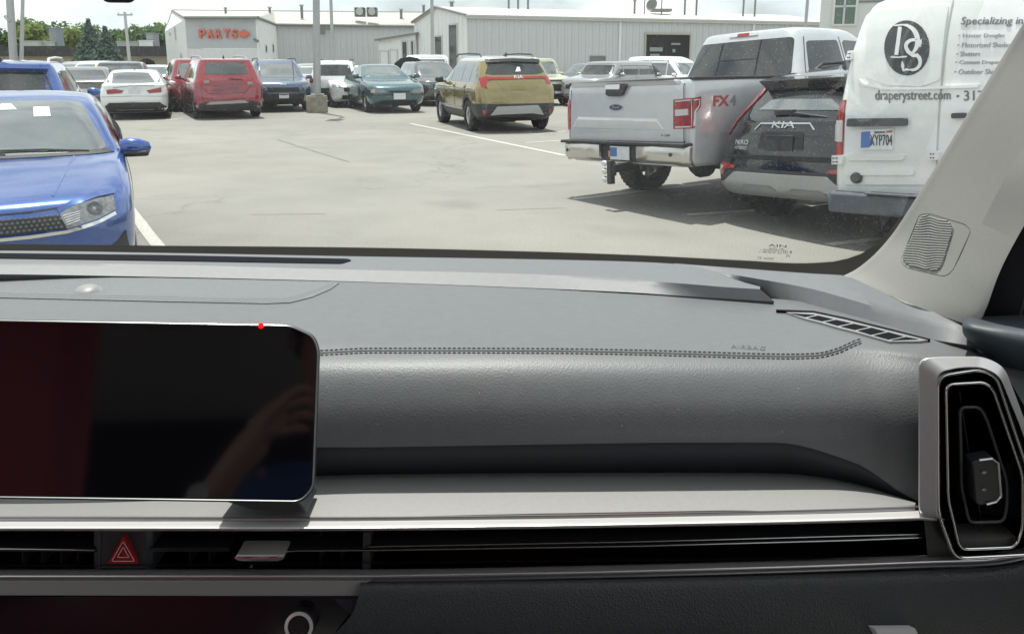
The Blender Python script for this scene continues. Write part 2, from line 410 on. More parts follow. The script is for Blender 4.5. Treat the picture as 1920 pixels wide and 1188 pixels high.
# --- upper silver bar that bends up round the side vent
def bar(name, pts, prof, mat, x0=None):
    rows = [row([(x,y+dy,Y+dY) for x,y,Y in pts], 80) for dy,dY in prof]
    return loft(name, rows, mat, cabin, 3, .8)[0]
bpts = [(-500,980,.795),(0,980,.795),(580,980,.795),(1000,976,.795),(1300,971,.795),(1500,967,.795),(1700,961,.795),(1722,960,.795),(1757,962,.796)]
bar('dark_groove', [(x,y-10,d+.004) for x,y,d in bpts], [(-4,.004),(0,.0),(5,.003)], M('groove', (.035,.022,.022), .5))
bar('silver_bar', bpts, [(-6,.010),(-5,.005),(1,-.002),(7,-.008),(10,-.010),(12,-.009),(14,-.004),(15,.03)], silver)
# --- long vent slot
def quad_box(name, quad, Y, depth, mat, parent):
    f = [at(x,y,Y) for x,y in quad]
    return MB().prism(f, (0,depth,0)).obj(name, mat, parent, 0)
obj('slot_back', [at(-500,985,.87),at(1760,960,.87),at(1760,1060,.87),at(-500,1080,.87)], [(0,1,2,3)], slot_black, cabin, 0)
obj('slot_roof', [at(-500,992,.80),at(1730,974,.80),at(1730,976,.872),at(-500,993,.872)], [(0,1,2,3)], slot_black, cabin, 0)
obj('slot_floor', [at(-500,1067,.80),at(1730,1046,.80),at(1730,1034,.872),at(-500,1055,.872)], [(0,1,2,3)], M('slot_floor', (.03,.03,.032), .45), cabin, 0)
obj('slot_end', [at(1732,970,.80),at(1760,970,.80),at(1790,1050,.80),at(1740,1050,.80),at(1750,1040,.87),at(1735,985,.87)], [(0,1,2,3),(0,3,4,5)], grey_pl, cabin, 0)
def blade(pts, w, dep, mat=fin_black, name='vent_blade'):
    a = [at(x,y-w/2,Y) for x,y,Y in pts]; b = [at(x,y+w/2,Y) for x,y,Y in pts]; n = len(pts)
    a2 = [p+Vector((0,dep,.0)) for p in a]; b2 = [p+Vector((0,dep,.0)) for p in b]
    v = a2+a+b+b2; f = [(k*n+i, k*n+i+1, (k+1)*n+i+1, (k+1)*n+i) for k in range(3) for i in range(n-1)]
    return obj(name, v, f, mat, cabin, .5)
blade([(-500,1026,.806),(0,1029,.806),(150,1031,.806),(182,1031,.808)], 7, .05)
blade([(280,1031,.808),(300,1030,.806),(430,1030,.806)], 7, .05)
blade([(530,1031,.806),(700,1030,.806),(1200,1022,.806),(1600,1011,.806),(1742,1006,.812)], 6, .05)
blade([(686,1024,.805),(1200,1015,.805),(1600,1004,.805),(1738,1001,.812)], 3, .05)
fin_edge = M('fin_edge', (.42,.42,.42), .25, metal=.9)
def wire(name, pts, r, mat, parent=None):
    return MB().tube([at(*p) for p in pts], r, 6).obj(name, mat, parent or cabin)
wire('blade_edge', [(532,1033.5,.8045),(560,1032,.8045),(700,1031,.8045),(1200,1023,.8045),(1600,1012,.8045),(1730,1007,.808)], .0008, fin_edge)
wire('blade_edge', [(690,1024.5,.8035),(1200,1015,.8035),(1600,1004,.8035),(1725,1001,.808)], .0006, fin_edge)
wire('blade_edge', [(-400,1026,.8045),(0,1028,.8045),(140,1030,.8045),(178,1031,.806)], .0006, fin_edge)
for px in (-30, 42, 78, 114, 145, 355, 392, 600, 640):
    quad_box('vent_louvre', [(px-1,1002),(px+1,1002),(px+1,1060),(px-1,1060)], .83, .035, M('louvre', (.05,.05,.052), .4), cabin)
quad_box('divider', [(681,998),(695,998),(694,1066),(679,1066)], .806, .06, grey_pl, cabin)
# --- hazard switch
hz = MB().prism([at(x,y,Y) for x,y,Y in [(189,993,.808),(272,993,.808),(273,1066,.802),(188,1066,.802)]], (0,.05,0)).obj('hazard_switch', M('hazard_plate', (.022,.022,.025), .42), cabin, 0, .002)
MB().prism([at(x,y,Y) for x,y,Y in [(176,993,.815),(189,993,.8085),(188,1066,.8025),(176,1068,.811)]], (0,.04,0)).obj('side_plate', M('hazard_side', (.06,.066,.07), .4), hz, 0)
MB().prism([at(x,y,Y) for x,y,Y in [(272,993,.8085),(286,993,.815),(287,1068,.811),(273,1066,.8025)]], (0,.04,0)).obj('side_plate', M('hazard_side', (.06,.066,.07), .4), hz, 0)
def tri_px(cx, cy, s, Y): return [at(x,y,Y) for x,y in round_poly([(cx,cy-.62*s),(cx+.58*s,cy+.40*s),(cx-.58*s,cy+.40*s)], s*.10, 3)]
MB().prism(tri_px(231,1035,56,.8035), (0,.01,0)).obj('triangle_button', M('hazard_rim', (.012,.005,.006), .3), hz, 0)
MB().prism(tri_px(231,1035,52,.8005), (0,.01,0)).obj('triangle_button', M('hazard_red', (.32,.008,.014), .25, coat=.5), hz, 0)
for s in (37, 19): MB().tube([p for p in tri_px(231,1036.5,s,.7998)], .0005, 5, True, nrm=(0,1,0)).obj('triangle_line', M('hazard_line', (.75,.50,.48), .4), hz, 0)
# --- vent slider
sl = MB().prism([at(x,y,.79) for x,y in round_poly([(443,1041),(529,1041),(533,1045),(529,1050),(520,1052),(452,1052),(444,1050),(440,1045)], 6, 3)], (0,.03,0)).obj('vent_slider', M('slider_silver', (.66,.66,.64), .25, metal=.6), cabin, .5, .0015)
wire('slider_edge', [(441,1044,.789),(449,1047,.788),(524,1047,.788),(532,1044,.789)], .0013, chrome, sl)
quad_box('slider_inlay', [(458,1043.5),(474,1043.5),(474,1046),(458,1046)], .7894, .004, grey_pl, sl)
quad_box('slider_inlay', [(504,1043.5),(520,1043.5),(520,1046),(504,1046)], .7894, .004, grey_pl, sl)
wire('slider_stem', [(470,1058,.80),(470,1062,.80)], .002, chrome, sl)
# --- lower silver bar, band and black control panel
lp = [(-500,1078,.795),(0,1079,.795),(700,1079,.795),(1100,1072,.795),(1500,1061,.795),(1750,1052,.795),(1850,1049,.794),(1920,1038,.79),(2000,1015,.785)]
bar('lower_bar', lp, [(-13,.012),(-12,.008),(-1,.0),(1,-.002),(3,-.002),(6,.002),(12,.003),(13,.02)], silver2)
wire('bar_edge', [(x,y,d-.002) for x,y,d in lp], .0009, silver)
b1 = [at(x,y,.794) for x,y in [(-500,1088),(0,1088),(400,1088),(697,1088),(690,1092),(684,1100),(680,1117),(400,1117),(0,1116),(-500,1116)]]
MB().prism(b1, (0,.02,0)).obj('silver_band', M('band_silver', (.33,.32,.318), .45, metal=.2, rnoise=(60,.05)), cabin, 0, .001)
cp = MB().prism([at(x,y,Y) for x,y,Y in [(-500,1117,.793),(0,1118,.793),(676,1118,.793),(671,1140,.79),(634,1188,.784),(580,1260,.775),(-500,1260,.775)]], (0,.02,0)).obj('control_panel', gloss_black, cabin, 0)
MB().prism([at(x,y,Y) for x,y,Y in [(679,1119,.792),(689,1120,.792),(683,1146,.788),(660,1175,.784),(640,1192,.782),(585,1262,.773),(575,1260,.773),(636,1188,.782),(672,1142,.788)]], (0,.012,0)).obj('panel_rim', silver, cp, 0, .0008)
MB().prism([at(x,y,Y) for x,y,Y in [(624,1122,.7915),(671,1122,.7915),(664,1156,.787),(650,1144,.789)]], (0,.003,0)).obj('panel_facet', M('facet', (.03,.028,.05), .12, coat=.5), cp, 0)
kc = at(565,1167,.782); kn = Vector((0,-1,.33)).normalized()
kb = MB(); kb.lathe(kc, kn, [(.0165,-.004),(.0165,.009),(.0155,.0105),(.0115,.0112),(.0112,.0095),(0,.0095)], 48); ko = kb.obj('knob', M('knob_black', (.012,.012,.014), .35), cp, .5)
q = kn.to_track_quat('Z','Y').to_matrix()
kk = MB()
for i in range(48):
    a = i/48*math.tau; d = q @ Vector((math.cos(a), math.sin(a), 0)); kk.cyl(kc+d*.0150, kc+d*.0150+kn*.0112, .0011, .0008, 5)
kk.lathe(kc, kn, [(.0156,0),(.0156,.0112),(.0122,.0118),(.0116,.010)], 48); kk.obj('knurled_ring', silver, ko, .4)
MB().lathe(kc+kn*.0098, kn, [(.0082,0),(.0086,.0003),(.0088,0)], 40).obj('ring_mark', grey_pl, ko)
# --- glove-box lid
g0 = row([(676,1090,.80),(1100,1084,.80),(1500,1074,.80),(1850,1061,.798),(2000,1030,.79)], 60)
g1 = row([(676,1100,.785),(1100,1096,.785),(1500,1088,.785),(1850,1077,.783),(2000,1050,.78)], 60)
g2 = row([(660,1150,.78),(1100,1148,.78),(1500,1144,.78),(1850,1140,.778),(2000,1130,.775)], 60)
g3 = row([(620,1200,.783),(1100,1200,.783),(1500,1200,.783),(1850,1200,.78),(2000,1195,.78)], 60)
g4 = row([(600,1270,.80),(1100,1270,.80),(1500,1270,.80),(1850,1270,.80),(2000,1270,.80)], 60)
loft('glovebox_lid', [g0,g1,g2,g3,g4], dash_low, cabin, 4, .9)
# --- touchscreen
SN = Vector((.17,-.93,.33)).normalized(); SP = at(590,770,.705)
def scr(px, py, dY=0.):
    d = ray(px, py); return EYE+d*((SP-EYE).dot(SN)/d.dot(SN))-SN*dY
ts = empty('touchscreen'); ts.parent = cabin
outl = round_poly([(-460,584),(0,598),(545,608),(590,628),(600,655),(590,918),(566,943),(0,935),(-460,934)], 15, 5)
MB().prism([scr(x,y) for x,y in outl], -SN*.007).obj('screen_housing', M('screen_rim', (.055,.057,.06), .3, metal=.4), ts, 0, .0012)
inl = round_poly([(-455,589),(0,603),(543,612.5),(584,631),(593.5,657),(584,912),(561,935),(0,927.5),(-455,926)], 14, 5)
screen_mat = M('screen_glass', (.003,.003,.005), .055, spec=1.0, coat=.35, coatr=.055)
MB().prism([scr(x,y,-.0022) for x,y in inl], -SN*.004).obj('screen_glass', screen_mat, ts, 0)
MB().tube([scr(x,y,-.0018) for x,y in round_poly([(-455,587),(0,601),(544,610.5),(587,630),(596.5,656),(587,914),(563,938.5),(0,930.5),(-455,929)], 14, 5)], .0008, 6, True, nrm=(0,1,0)).obj('bezel_edge', M('bezel_line', (.30,.31,.31), .3, metal=.6), ts)
MB().lathe(scr(490,610.5,-.003), SN, [(.0028,0),(.0026,.0006),(0,.0009)], 14).obj('red_glint', M('red_glint_glow', (.9,.01,.01), .3, emit=.8), ts)  # red glint on the screen edge, put in as a glowing dot
MB().prism([at(x,y,.79) for x,y in [(400,934),(560,938),(568,948),(576,964),(470,957)]], (0,.05,0)).obj('screen_foot', grey_pl, ts, 0, .003)
# --- right-hand air vent
av = empty('air_vent'); av.parent = cabin
vo = round_poly([(1722,968),(1722,672),(1762,668),(1846,668),(1884,688),(1926,800),(1980,985)], 22, 6)
vi = round_poly([(1757,974),(1757,699),(1800,689),(1840,688),(1874,704),(1916,806),(1968,985)], 22, 6)
n = len(vo); V = [at(x,y,.787) for x,y in vo]+[at(x,y,.775) for x,y in vi]+[at(x,y,.80) for x,y in vi]
Vb = [at(x,y,.83) for x,y in vo]
allv = Vb+V; F = [(k*n+i, k*n+i+1, (k+1)*n+i+1, (k+1)*n+i) for k in range(3) for i in range(n-1)]
obj('vent_surround', allv, F, M('surround_silver', (.50,.49,.495), .3, metal=.5), av, .5, bevel=.0012)
MB().prism([at(x,y,.838) for x,y in [(1740,690),(1880,690),(1990,880),(1990,1046),(1745,1046)]], (0,.01,0)).obj('vent_back', slot_black, av, 0)
def ring(name, pts, Y, r, mat, rr=16, flat=1.): return MB().tube([at(x,y,Y) for x,y in round_poly(pts, rr, 5)], r, 8, True, flat, nrm=(0,1,0)).obj(name, mat, av, 1.)
ring('vent_ring', [(1759,960),(1758,704),(1838,692),(1868,706),(1935,905),(1945,1038),(1790,1046)], .7815, .0022, chrome, 22)
def tunnel(name, pts, Y0, Y1, mat, shrink=.96, rr=16):
    p = round_poly(pts, rr, 5); cx = sum(x for x,y in p)/len(p); cy = sum(y for x,y in p)/len(p); n = len(p)
    v = [at(x,y,Y0) for x,y in p]+[at(cx+(x-cx)*shrink, cy+(y-cy)*shrink, Y1) for x,y in p]
    return obj(name, v, [(i,(i+1)%n,n+(i+1)%n,n+i) for i in range(n)], mat, av, .6)
tunnel('vent_wall', [(1759,985),(1758,704),(1838,692),(1868,706),(1935,905),(1945,1038),(1790,1046)], .786, .835, grey_pl, .97, 22)
ring('chrome_ring', [(1778,935),(1774,720),(1845,716),(1862,730),(1917,890),(1917,990),(1905,1025),(1800,1029)], .780, .0017, chrome)
tunnel('vent_throat', [(1778,935),(1774,720),(1845,716),(1862,730),(1917,890),(1917,990),(1905,1025),(1800,1029)], .781, .832, M('throat', (.014,.013,.02), .4), .9)
ring('louvre_ring', [(1803,915),(1799,763),(1837,762),(1850,785),(1887,900),(1888,945),(1882,977),(1817,979)], .792, .0018, M('louvre_grey', (.07,.07,.07), .4), 12)
tunnel('louvre_wall', [(1803,915),(1799,763),(1837,762),(1850,785),(1887,900),(1888,945),(1882,977),(1817,979)], .793, .825, M('throat', (.014,.013,.02), .4), .9, 12)
MB().tube([at(x,y,.802) for x,y in [(1799,732),(1806,780),(1815,840),(1826,900),(1838,960),(1842,1020)]], .0007, 5).obj('vent_rib', grey_pl, av)
quad_box('vent_floor', [(1800,1012),(1905,1006),(1904,1025),(1802,1028)], .788, .03, M('vent_floor', (.12,.12,.11), .4), av)
sd_ = MB().prism([at(x,y,.772+(1880-x)*.00006) for x,y in round_poly([(1823,866),(1862,859),(1873,868),(1878,930),(1868,941),(1836,948),(1829,942)], 7, 3)], (.002,.02,0)).obj('slider', M('slider_black', (.03,.03,.033), .3), av, .5, .0015)
MB().tube([at(x,y,.7715) for x,y in [(1836,862),(1860,859),(1872,868),(1877,930),(1868,940),(1850,945)]], .0012, 6).obj('slider_edge', silver, av)
for y in (889, 921):
    for k in (0, 1): MB().tube([at(1842+k*3,y-2+k,.7708),at(1846+k*3,y-6+k,.7708)], .0005, 5).obj('slider_mark', silver, av)
# --- right windscreen pillar
pl = [(1583,517,1.20),(1608,504,1.185),(1640,478,1.165),(1672,442,1.15),(1702,398,1.13),(1760,305,1.09),(1830,190,1.04),(1920,44,.98),(2060,-180,.86),(2150,-340,.78),(2330,-640,.66)]
pr = [(1814,592,.96),(1817,572,.955),(1823,548,.95),(1833,505,.945),(1847,466,.94),(1876,405,.925),(1920,325,.90),(1990,215,.87),(2150,0,.80),(2300,-160,.74),(2600,-470,.62)]
def cat_pts(P, k=4):
    out = []
    for i in range(len(P)-1):
        for t in range(k): out.append(cat(P[max(i-1,0)],P[i],P[i+1],P[min(i+2,len(P)-1)],t/k))
    return out+[P[-1]]
lc = cat_pts([at(*p) for p in pl]); rc = cat_pts([at(*p) for p in pr])
rowsP = []
rowsP.append([EYE+(a-EYE)*1.10+Vector((.03,0,0)) for a in lc]); rowsP.append([EYE+(a-EYE)*1.012+Vector((.003,0,0)) for a in lc])
for t, push in ((0,0),(.03,-.014),(.10,-.034),(.35,-.062),(.62,-.08),(.80,-.08),(.93,-.05),(1,0),(1.02,.03)):
    rowsP.append([a.lerp(b,t)+Vector((0,push,0)) for a,b in zip(lc,rc)])
_, plv, plf = loft('windscreen_pillar', rowsP, pillar_mat, cabin, 3, 1.2)
pil_bvh = BVHTree.FromPolygons(plv, plf)
pil = cabin.children[-1]
gr = [(1724,402),(1740,399),(1812,420),(1821,432),(1786,508),(1772,518),(1700,502),(1689,490),(1693,478)]
MBt = MB(); gp_ = round_poly(gr, 10, 4)
def on_pil(px,py,l):
    h, nrm, _, _ = pil_bvh.ray_cast(EYE, ray(px,py).normalized())
    if h is None: h, nrm, _, _ = pil_bvh.find_nearest(EYE+ray(px,py).normalized()*1.1)
    if nrm.dot(ray(px,py)) > 0: nrm = -nrm
    return h+nrm*l
MBt.tube([on_pil(x,y,-.0002) for x,y in gp_], .0007, 5, True); MBt.obj('tweeter_seam', M('seam_dark', (.16,.16,.15), .8), pil)
gi = round_poly([(1727,406),(1742,402),(1782,415),(1790,428),(1768,500),(1755,509),(1706,499),(1692,487),(1697,472)], 11, 4)
onto_px('tweeter_grille', gi, pil_bvh, M('grille_grey', (.22,.22,.21), .7), pil, .0008, .002, 10)
def pin(x,y):
    c = False; n = len(gi)
    for i in range(n):
        (ax,ay),(bx,by) = gi[i],gi[(i+1)%n]
        if (ay>y)!=(by>y) and x < (bx-ax)*(y-ay)/(by-ay)+ax: c = not c
    return c
for k in range(26):
    base = 398+k*4.6; pts = []
    for i in range(60):
        x = 1690+i*1.8
        c1 = (1741-(x-1741)*0)  # centre line of the two arcs
        xc = 1742-(base-455)*.10
        w = math.exp(-((x-xc)/11.)**2)
        y = base+ (x-1741)*.06 + (-4.5*w if base < 455 else 4.5*w) * min(1, abs(base-455)/34)
        if pin(x,y): pts.append(on_pil(x,y,.0012))
        else:
            if len(pts) > 2: break
            pts = []
    if len(pts) > 3: MB().tube(pts, .0010, 5).obj('grille_rib', pillar_mat, pil)
# --- door seal, window frame and door top on the right
s0 = rc; s1 = [p+Vector((.05,-.02,-.012)) for p in rc]; s2 = [p+Vector((.085,.03,-.02)) for p in rc]; s3 = [p+Vector((.16,.02,-.03)) for p in rc]
loft('door_seal', [[p+Vector((0,.02,0)) for p in s0], s1, s2, s3], rubber, cabin, 3, 1.)
MB().box((.90,.45,1.02),(.10,2.2,.62)).obj('door_panel', M('door_dark', (.012,.013,.017), .6), cabin, 0)
d0 = [at(*p) for p in ((1806,601,.925),(1822,594,.93),(1870,592,.93),(1960,589,.93),(2100,580,.93))]
d1 = [at(*p) for p in ((1804,612,.915),(1815,610,.90),(1870,618,.88),(1960,628,.84),(2100,640,.80))]
d2 = [at(*p) for p in ((1806,625,.915),(1822,634,.90),(1870,650,.88),(1960,680,.84),(2100,720,.80))]
d3 = [at(*p) for p in ((1812,634,.93),(1830,652,.92),(1870,672,.90),(1960,710,.86),(2100,760,.82))]
def up4(r): return cat_pts(r, 4)
loft('door_top', [up4(d0),up4(d1),up4(d2),up4(d3)], M('door_soft', (.045,.055,.066), .5, spec=.4), cabin, 3, 1.2)
MB().prism([at(x,y,.90) for x,y in [(1850,668),(2100,640),(2100,1250),(1890,1250)]], (0,.05,0)).obj('dash_end', M('door_dark', (.012,.013,.017), .6), cabin, 0)
# --- unseen cabin: light blocks under dash and behind, floor, roof, reflected seat
MB().box((-.3,1.15,.78),(1.9,.55,.6)).obj('dash_light_block', slot_black, cabin, 0)  # unseen dark box added behind the dash to stop light leaks
MB().box((-.3,.30,.40),(1.9,1.6,.05)).obj('floor_carpet', M('carpet', (.02,.02,.022), .95), cabin, 0)
MB().box((-1.28,.45,.95),(.10,2.2,.55)).obj('door_panel', M('door_dark', (.012,.013,.017), .6), cabin, 0)
MB().box((-.3,-.75,1.95),(2.0,2.3,.05)).obj('headliner', headliner, cabin, 0, .02)
MB().box((-.3,-1.9,1.15),(2.2,.08,1.6)).obj('rear_light_block', M('rear_dark', (.012,.010,.011), .9), cabin, 0)  # unseen wall closed up to the roof so the touchscreen reflects dark
seat_reflection_red = M('seat_reflection_maroon', (.50,.075,.095), .6, bump=('v',300,.3,.001))  # unseen seat, height and maroon made up for its reflection in the touchscreen
def seat(x, mat):
    s = empty('seat', (0,0,0)); s.parent = cabin
    MB().box((x,-.28,.72),(.52,.52,.16), rx=R(6)).obj('cushion', mat, s, .6, .05)
    MB().box((x,-.66,1.34),(.60,.15,1.16), rx=R(-6)).obj('backrest', mat, s, .6, .072)
seat(-.86, seat_reflection_red)
MB().box((-1.36,-1.5,1.2),(.08,.8,1.5)).obj('quarter_light_block', M('rear_dark', (.012,.010,.011), .9), cabin, 0)  # unseen panel added to block light from the left rear
# mirror foot at the top of the windscreen
mb = MB()
mb.add(*[x for x in (lambda pr: (pr.v, pr.f))(MB().prism([at(x,y,.79) for x,y in round_poly([(186,-30),(252,-30),(249,1),(241,5.5),(199,5),(190,0)],7,4)], (0,.006,0)))])
mb.obj('mirror_housing', M('mirror_black', (.014,.014,.02), .35), cabin, .5, .002)
# --- windscreen: curved pane with dust, frit border and etched mark
gb = row([(-560,452,1.56),(0,458,1.535),(300,461,1.545),(640,464,1.54),(1000,472,1.51),(1200,479,1.47),(1400,489,1.40),(1500,494,1.345),(1560,491,1.30),(1610,478,1.26),(1650,452,1.225),(1690,405,1.19)], 90)
top = [Vector((p.x*.80-.06, .50-.10*((p.x+.3)/1.0)**2, 2.02)) for p in gb]
mid = [a.lerp(b,.5)+Vector((0,.035,.03)) for a,b in zip(gb,top)]
glass = bpy.data.materials.new('windscreen_glass'); glass.use_nodes = True
g = glass.node_tree; g.nodes.clear(); gn = g.nodes.new; GL = g.links.new
go = gn('ShaderNodeOutputMaterial'); tr = gn('ShaderNodeBsdfTransparent'); tr.inputs[0].default_value = (.925,.955,.935,1)
gl = gn('ShaderNodeBsdfGlossy'); gl.inputs['Roughness'].default_value = .03; gl.inputs[0].default_value = (1,1,1,1)
lw = gn('ShaderNodeLayerWeight'); lw.inputs[0].default_value = .5; pw = gn('ShaderNodeMath'); pw.operation = 'POWER'; pw.inputs[1].default_value = 5
fr = gn('ShaderNodeMath'); fr.operation = 'MULTIPLY_ADD'; fr.inputs[1].default_value = .9; fr.inputs[2].default_value = .018; GL(lw.outputs['Facing'], pw.inputs[0]); GL(pw.outputs[0], fr.inputs[0])
m1 = gn('ShaderNodeMixShader'); df = gn('ShaderNodeBsdfTranslucent'); df.inputs[0].default_value = (.85,.88,.88,1)
df2 = gn('ShaderNodeBsdfDiffuse'); df2.inputs[0].default_value = (.8,.82,.82,1)
md = gn('ShaderNodeMixShader'); md.inputs[0].default_value = .5
m2 = gn('ShaderNodeMixShader'); tcg = gn('ShaderNodeTexCoord')
vo_ = gn('ShaderNodeTexVoronoi'); vo_.inputs['Scale'].default_value = 380; vo_.inputs['Randomness'].default_value = 1
rr1 = gn('ShaderNodeMapRange'); rr1.inputs[1].default_value = .10; rr1.inputs[2].default_value = .26; rr1.inputs[3].default_value = 1; rr1.inputs[4].default_value = 0
sep = gn('ShaderNodeSeparateColor'); gt = gn('ShaderNodeMath'); gt.operation = 'GREATER_THAN'; gt.inputs[1].default_value = .62
mu = gn('ShaderNodeMath'); mu.operation = 'MULTIPLY'
nzg = gn('ShaderNodeTexNoise'); nzg.inputs['Scale'].default_value = 7; nzg.inputs['Detail'].default_value = 5
rr2 = gn('ShaderNodeMapRange'); rr2.inputs[1].default_value = .3; rr2.inputs[2].default_value = .75; rr2.inputs[3].default_value = .002; rr2.inputs[4].default_value = .02
ma = gn('ShaderNodeMath'); ma.operation = 'MULTIPLY_ADD'; ma.inputs[1].default_value = .30
GL(tcg.outputs['Object'], vo_.inputs['Vector']); GL(vo_.outputs['Distance'], rr1.inputs[0]); GL(vo_.outputs['Color'], sep.inputs[0]); GL(sep.outputs[0], gt.inputs[0])
GL(rr1.outputs[0], mu.inputs[0]); GL(gt.outputs[0], mu.inputs[1]); GL(tcg.outputs['Object'], nzg.inputs['Vector']); GL(nzg.outputs[0], rr2.inputs[0])
GL(mu.outputs[0], ma.inputs[0]); GL(rr2.outputs[0], ma.inputs[2])
GL(fr.outputs[0], m1.inputs[0]); GL(tr.outputs[0], m1.inputs[1]); GL(gl.outputs[0], m1.inputs[2])
GL(df.outputs[0], md.inputs[1]); GL(df2.outputs[0], md.inputs[2])
GL(ma.outputs[0], m2.inputs[0]); GL(m1.outputs[0], m2.inputs[1]); GL(md.outputs[0], m2.inputs[2]); GL(m2.outputs[0], go.inputs[0])
gob, gv, gf = loft('windscreen', [gb,mid,top], glass, cabin, 6, 2.)
ws_bvh = BVHTree.FromPolygons(gv, gf)
# black ceramic border along the lower edge and up the pillar
lo = [p+Vector((0,-.02,-.030)) for p in gb]; lo2 = [p+Vector((0,-.05,-.07)) for p in gb]
loft('frit_border', [[p+Vector((0,-.001,.0006)) for p in gb], lo, lo2], frit_mat, gob, 2, 1.5)
dots = MB()
for i in range(520):
    t = i/519*88; k = int(t); f_ = t-k; a = gb[k].lerp(gb[k+1], f_); b_ = mid[k].lerp(mid[k+1], f_); d = (b_-a).normalized()
    nrm = Vector((0,-.55,-.8)).normalized()
    for q, r_ in ((.004,.0011),(.0075,.0008)):
        dots.lathe(a+d*q+nrm*.0012, nrm, [(r_,0),(0,.0001)], 5)
dd = dots.obj('frit_dots', frit_mat, gob, 0); dd['kind'] = 'stuff'
etch = M('etching', (.05,.055,.05), .8)
def gtext(s, q): 
    return px_text(s, q, ws_bvh, etch, 'etched_mark', gob, .001)
gtext('AIN', [(1441,461),(1475,463.5),(1475,458.5),(1441,456)])
gtext('SAFETY  LAM', [(1442,466),(1470,467.5),(1470,464.5),(1442,463)])
gtext('o  SOUNDSCREEN  M2', [(1426,468.5),(1470,471),(1470,467.5),(1426,465.5)])
gtext('o  43R-00193  AS1', [(1423,472.5),(1466,475.5),(1466,471.5),(1423,469)])
gtext('(E) 8', [(1469,476),(1485,477),(1485,468.5),(1469,468)])
gtext('JW', [(1474,482.5),(1482,483),(1482,477),(1474,476.5)])
gtext('CK  acoustic', [(1421,484.5),(1451,486),(1451,481),(1421,480)])
# ================================================================== vehicle builder
tyre_m = M('tyre', (.022,.022,.024), .85, noise=(20,.2)); rim_m = M('alloy', (.42,.43,.44), .35, metal=.8); rim_dark = M('alloy_dark', (.05,.05,.055), .35, metal=.6)
under_m = M('underbody', (.018,.018,.018), .9); glass_m = M('car_glass', (.012,.016,.016), .04, spec=.7, coat=.5, cior=1.7)
glass_lt = M('car_glass_clear', (.05,.064,.062), .035, spec=1.0, coat=1.0, cior=2.3)
blackpl = M('black_plastic', (.022,.023,.025), .5, noise=(15,.15)); red_lens = M('red_lens', (.30,.008,.014), .18, coat=.8, noise=(60,.25))
white_lens = M('white_lens', (.52,.52,.52), .2, coat=.8); lamp_clear = M('lamp_clear', (.20,.21,.215), .12, metal=.35, coat=1, noise=(40,.4)); amber = M('amber_lens', (.55,.22,.06), .2, coat=.6)
plate_m = M('plate_white', (.66,.68,.70), .5, noise=(30,.1)); gap_m = M('panel_gap', (.01,.01,.01), .8); skid = M('skid_silver', (.40,.41,.42), .4, metal=.5, noise=(20,.06))
chrome_d = M('bumper_chrome', (.60,.58,.54), .33, metal=.85)
WH = {}
def wheel_meshes(r, w, rim, spokes):
    k = (round(r,2), round(w,2), rim.name, spokes)
    if k in WH: return WH[k]
    t = MB(); t.lathe((0,0,0), (1,0,0), [(r*.62,-w/2),(r*.90,-w/2),(r*.985,-w*.38),(r,-w*.22),(r,w*.22),(r*.985,w*.38),(r*.90,w/2),(r*.62,w/2),(r*.60,w*.30)], 40)
    for i in range(40):
        a = i/40*math.tau
        for sx in (-.2,.2): t.box((sx*w, math.cos(a+sx)*r, math.sin(a+sx)*r), (w*.30,.012,.03), rx=a+sx)
    o = t.obj('tyre_tmp', tyre_m); tm = o.data; bpy.data.objects.remove(o)
    g = MB()
    for s in (1,-1):
        g.lathe((0,0,0), (s,0,0), [(0,w*.30),(r*.14,w*.30),(r*.15,w*.24)], 20)
        g.lathe((0,0,0), (s,0,0), [(r*.52,w*.20),(r*.61,w*.36),(r*.64,w*.34)], 32)
    g.lathe((0,0,0), (1,0,0), [(r*.60,-w*.3),(r*.57,-w*.1),(r*.57,w*.1),(r*.60,w*.3)], 32)
    for i in range(spokes):
        a = i/spokes*math.tau; c_, s_ = math.cos(a), math.sin(a)
        for sd_ in (1,-1):
            p = [Vector((sd_*w*.28, c_*r*q-s_*h, s_*r*q+c_*h)) for q,h in ((.12,-.035),(.58,-.022),(.58,.022),(.12,.035))]
            g.prism(p, (-sd_*.03,0,0))
    g.lathe((0,0,0), (1,0,0), [(0,.0),(r*.40,0),(r*.40,.02),(0,.02)], 24)
    o = g.obj('rim_tmp', rim); rm = o.data; bpy.data.objects.remove(o)
    WH[k] = (tm, rm); return WH[k]

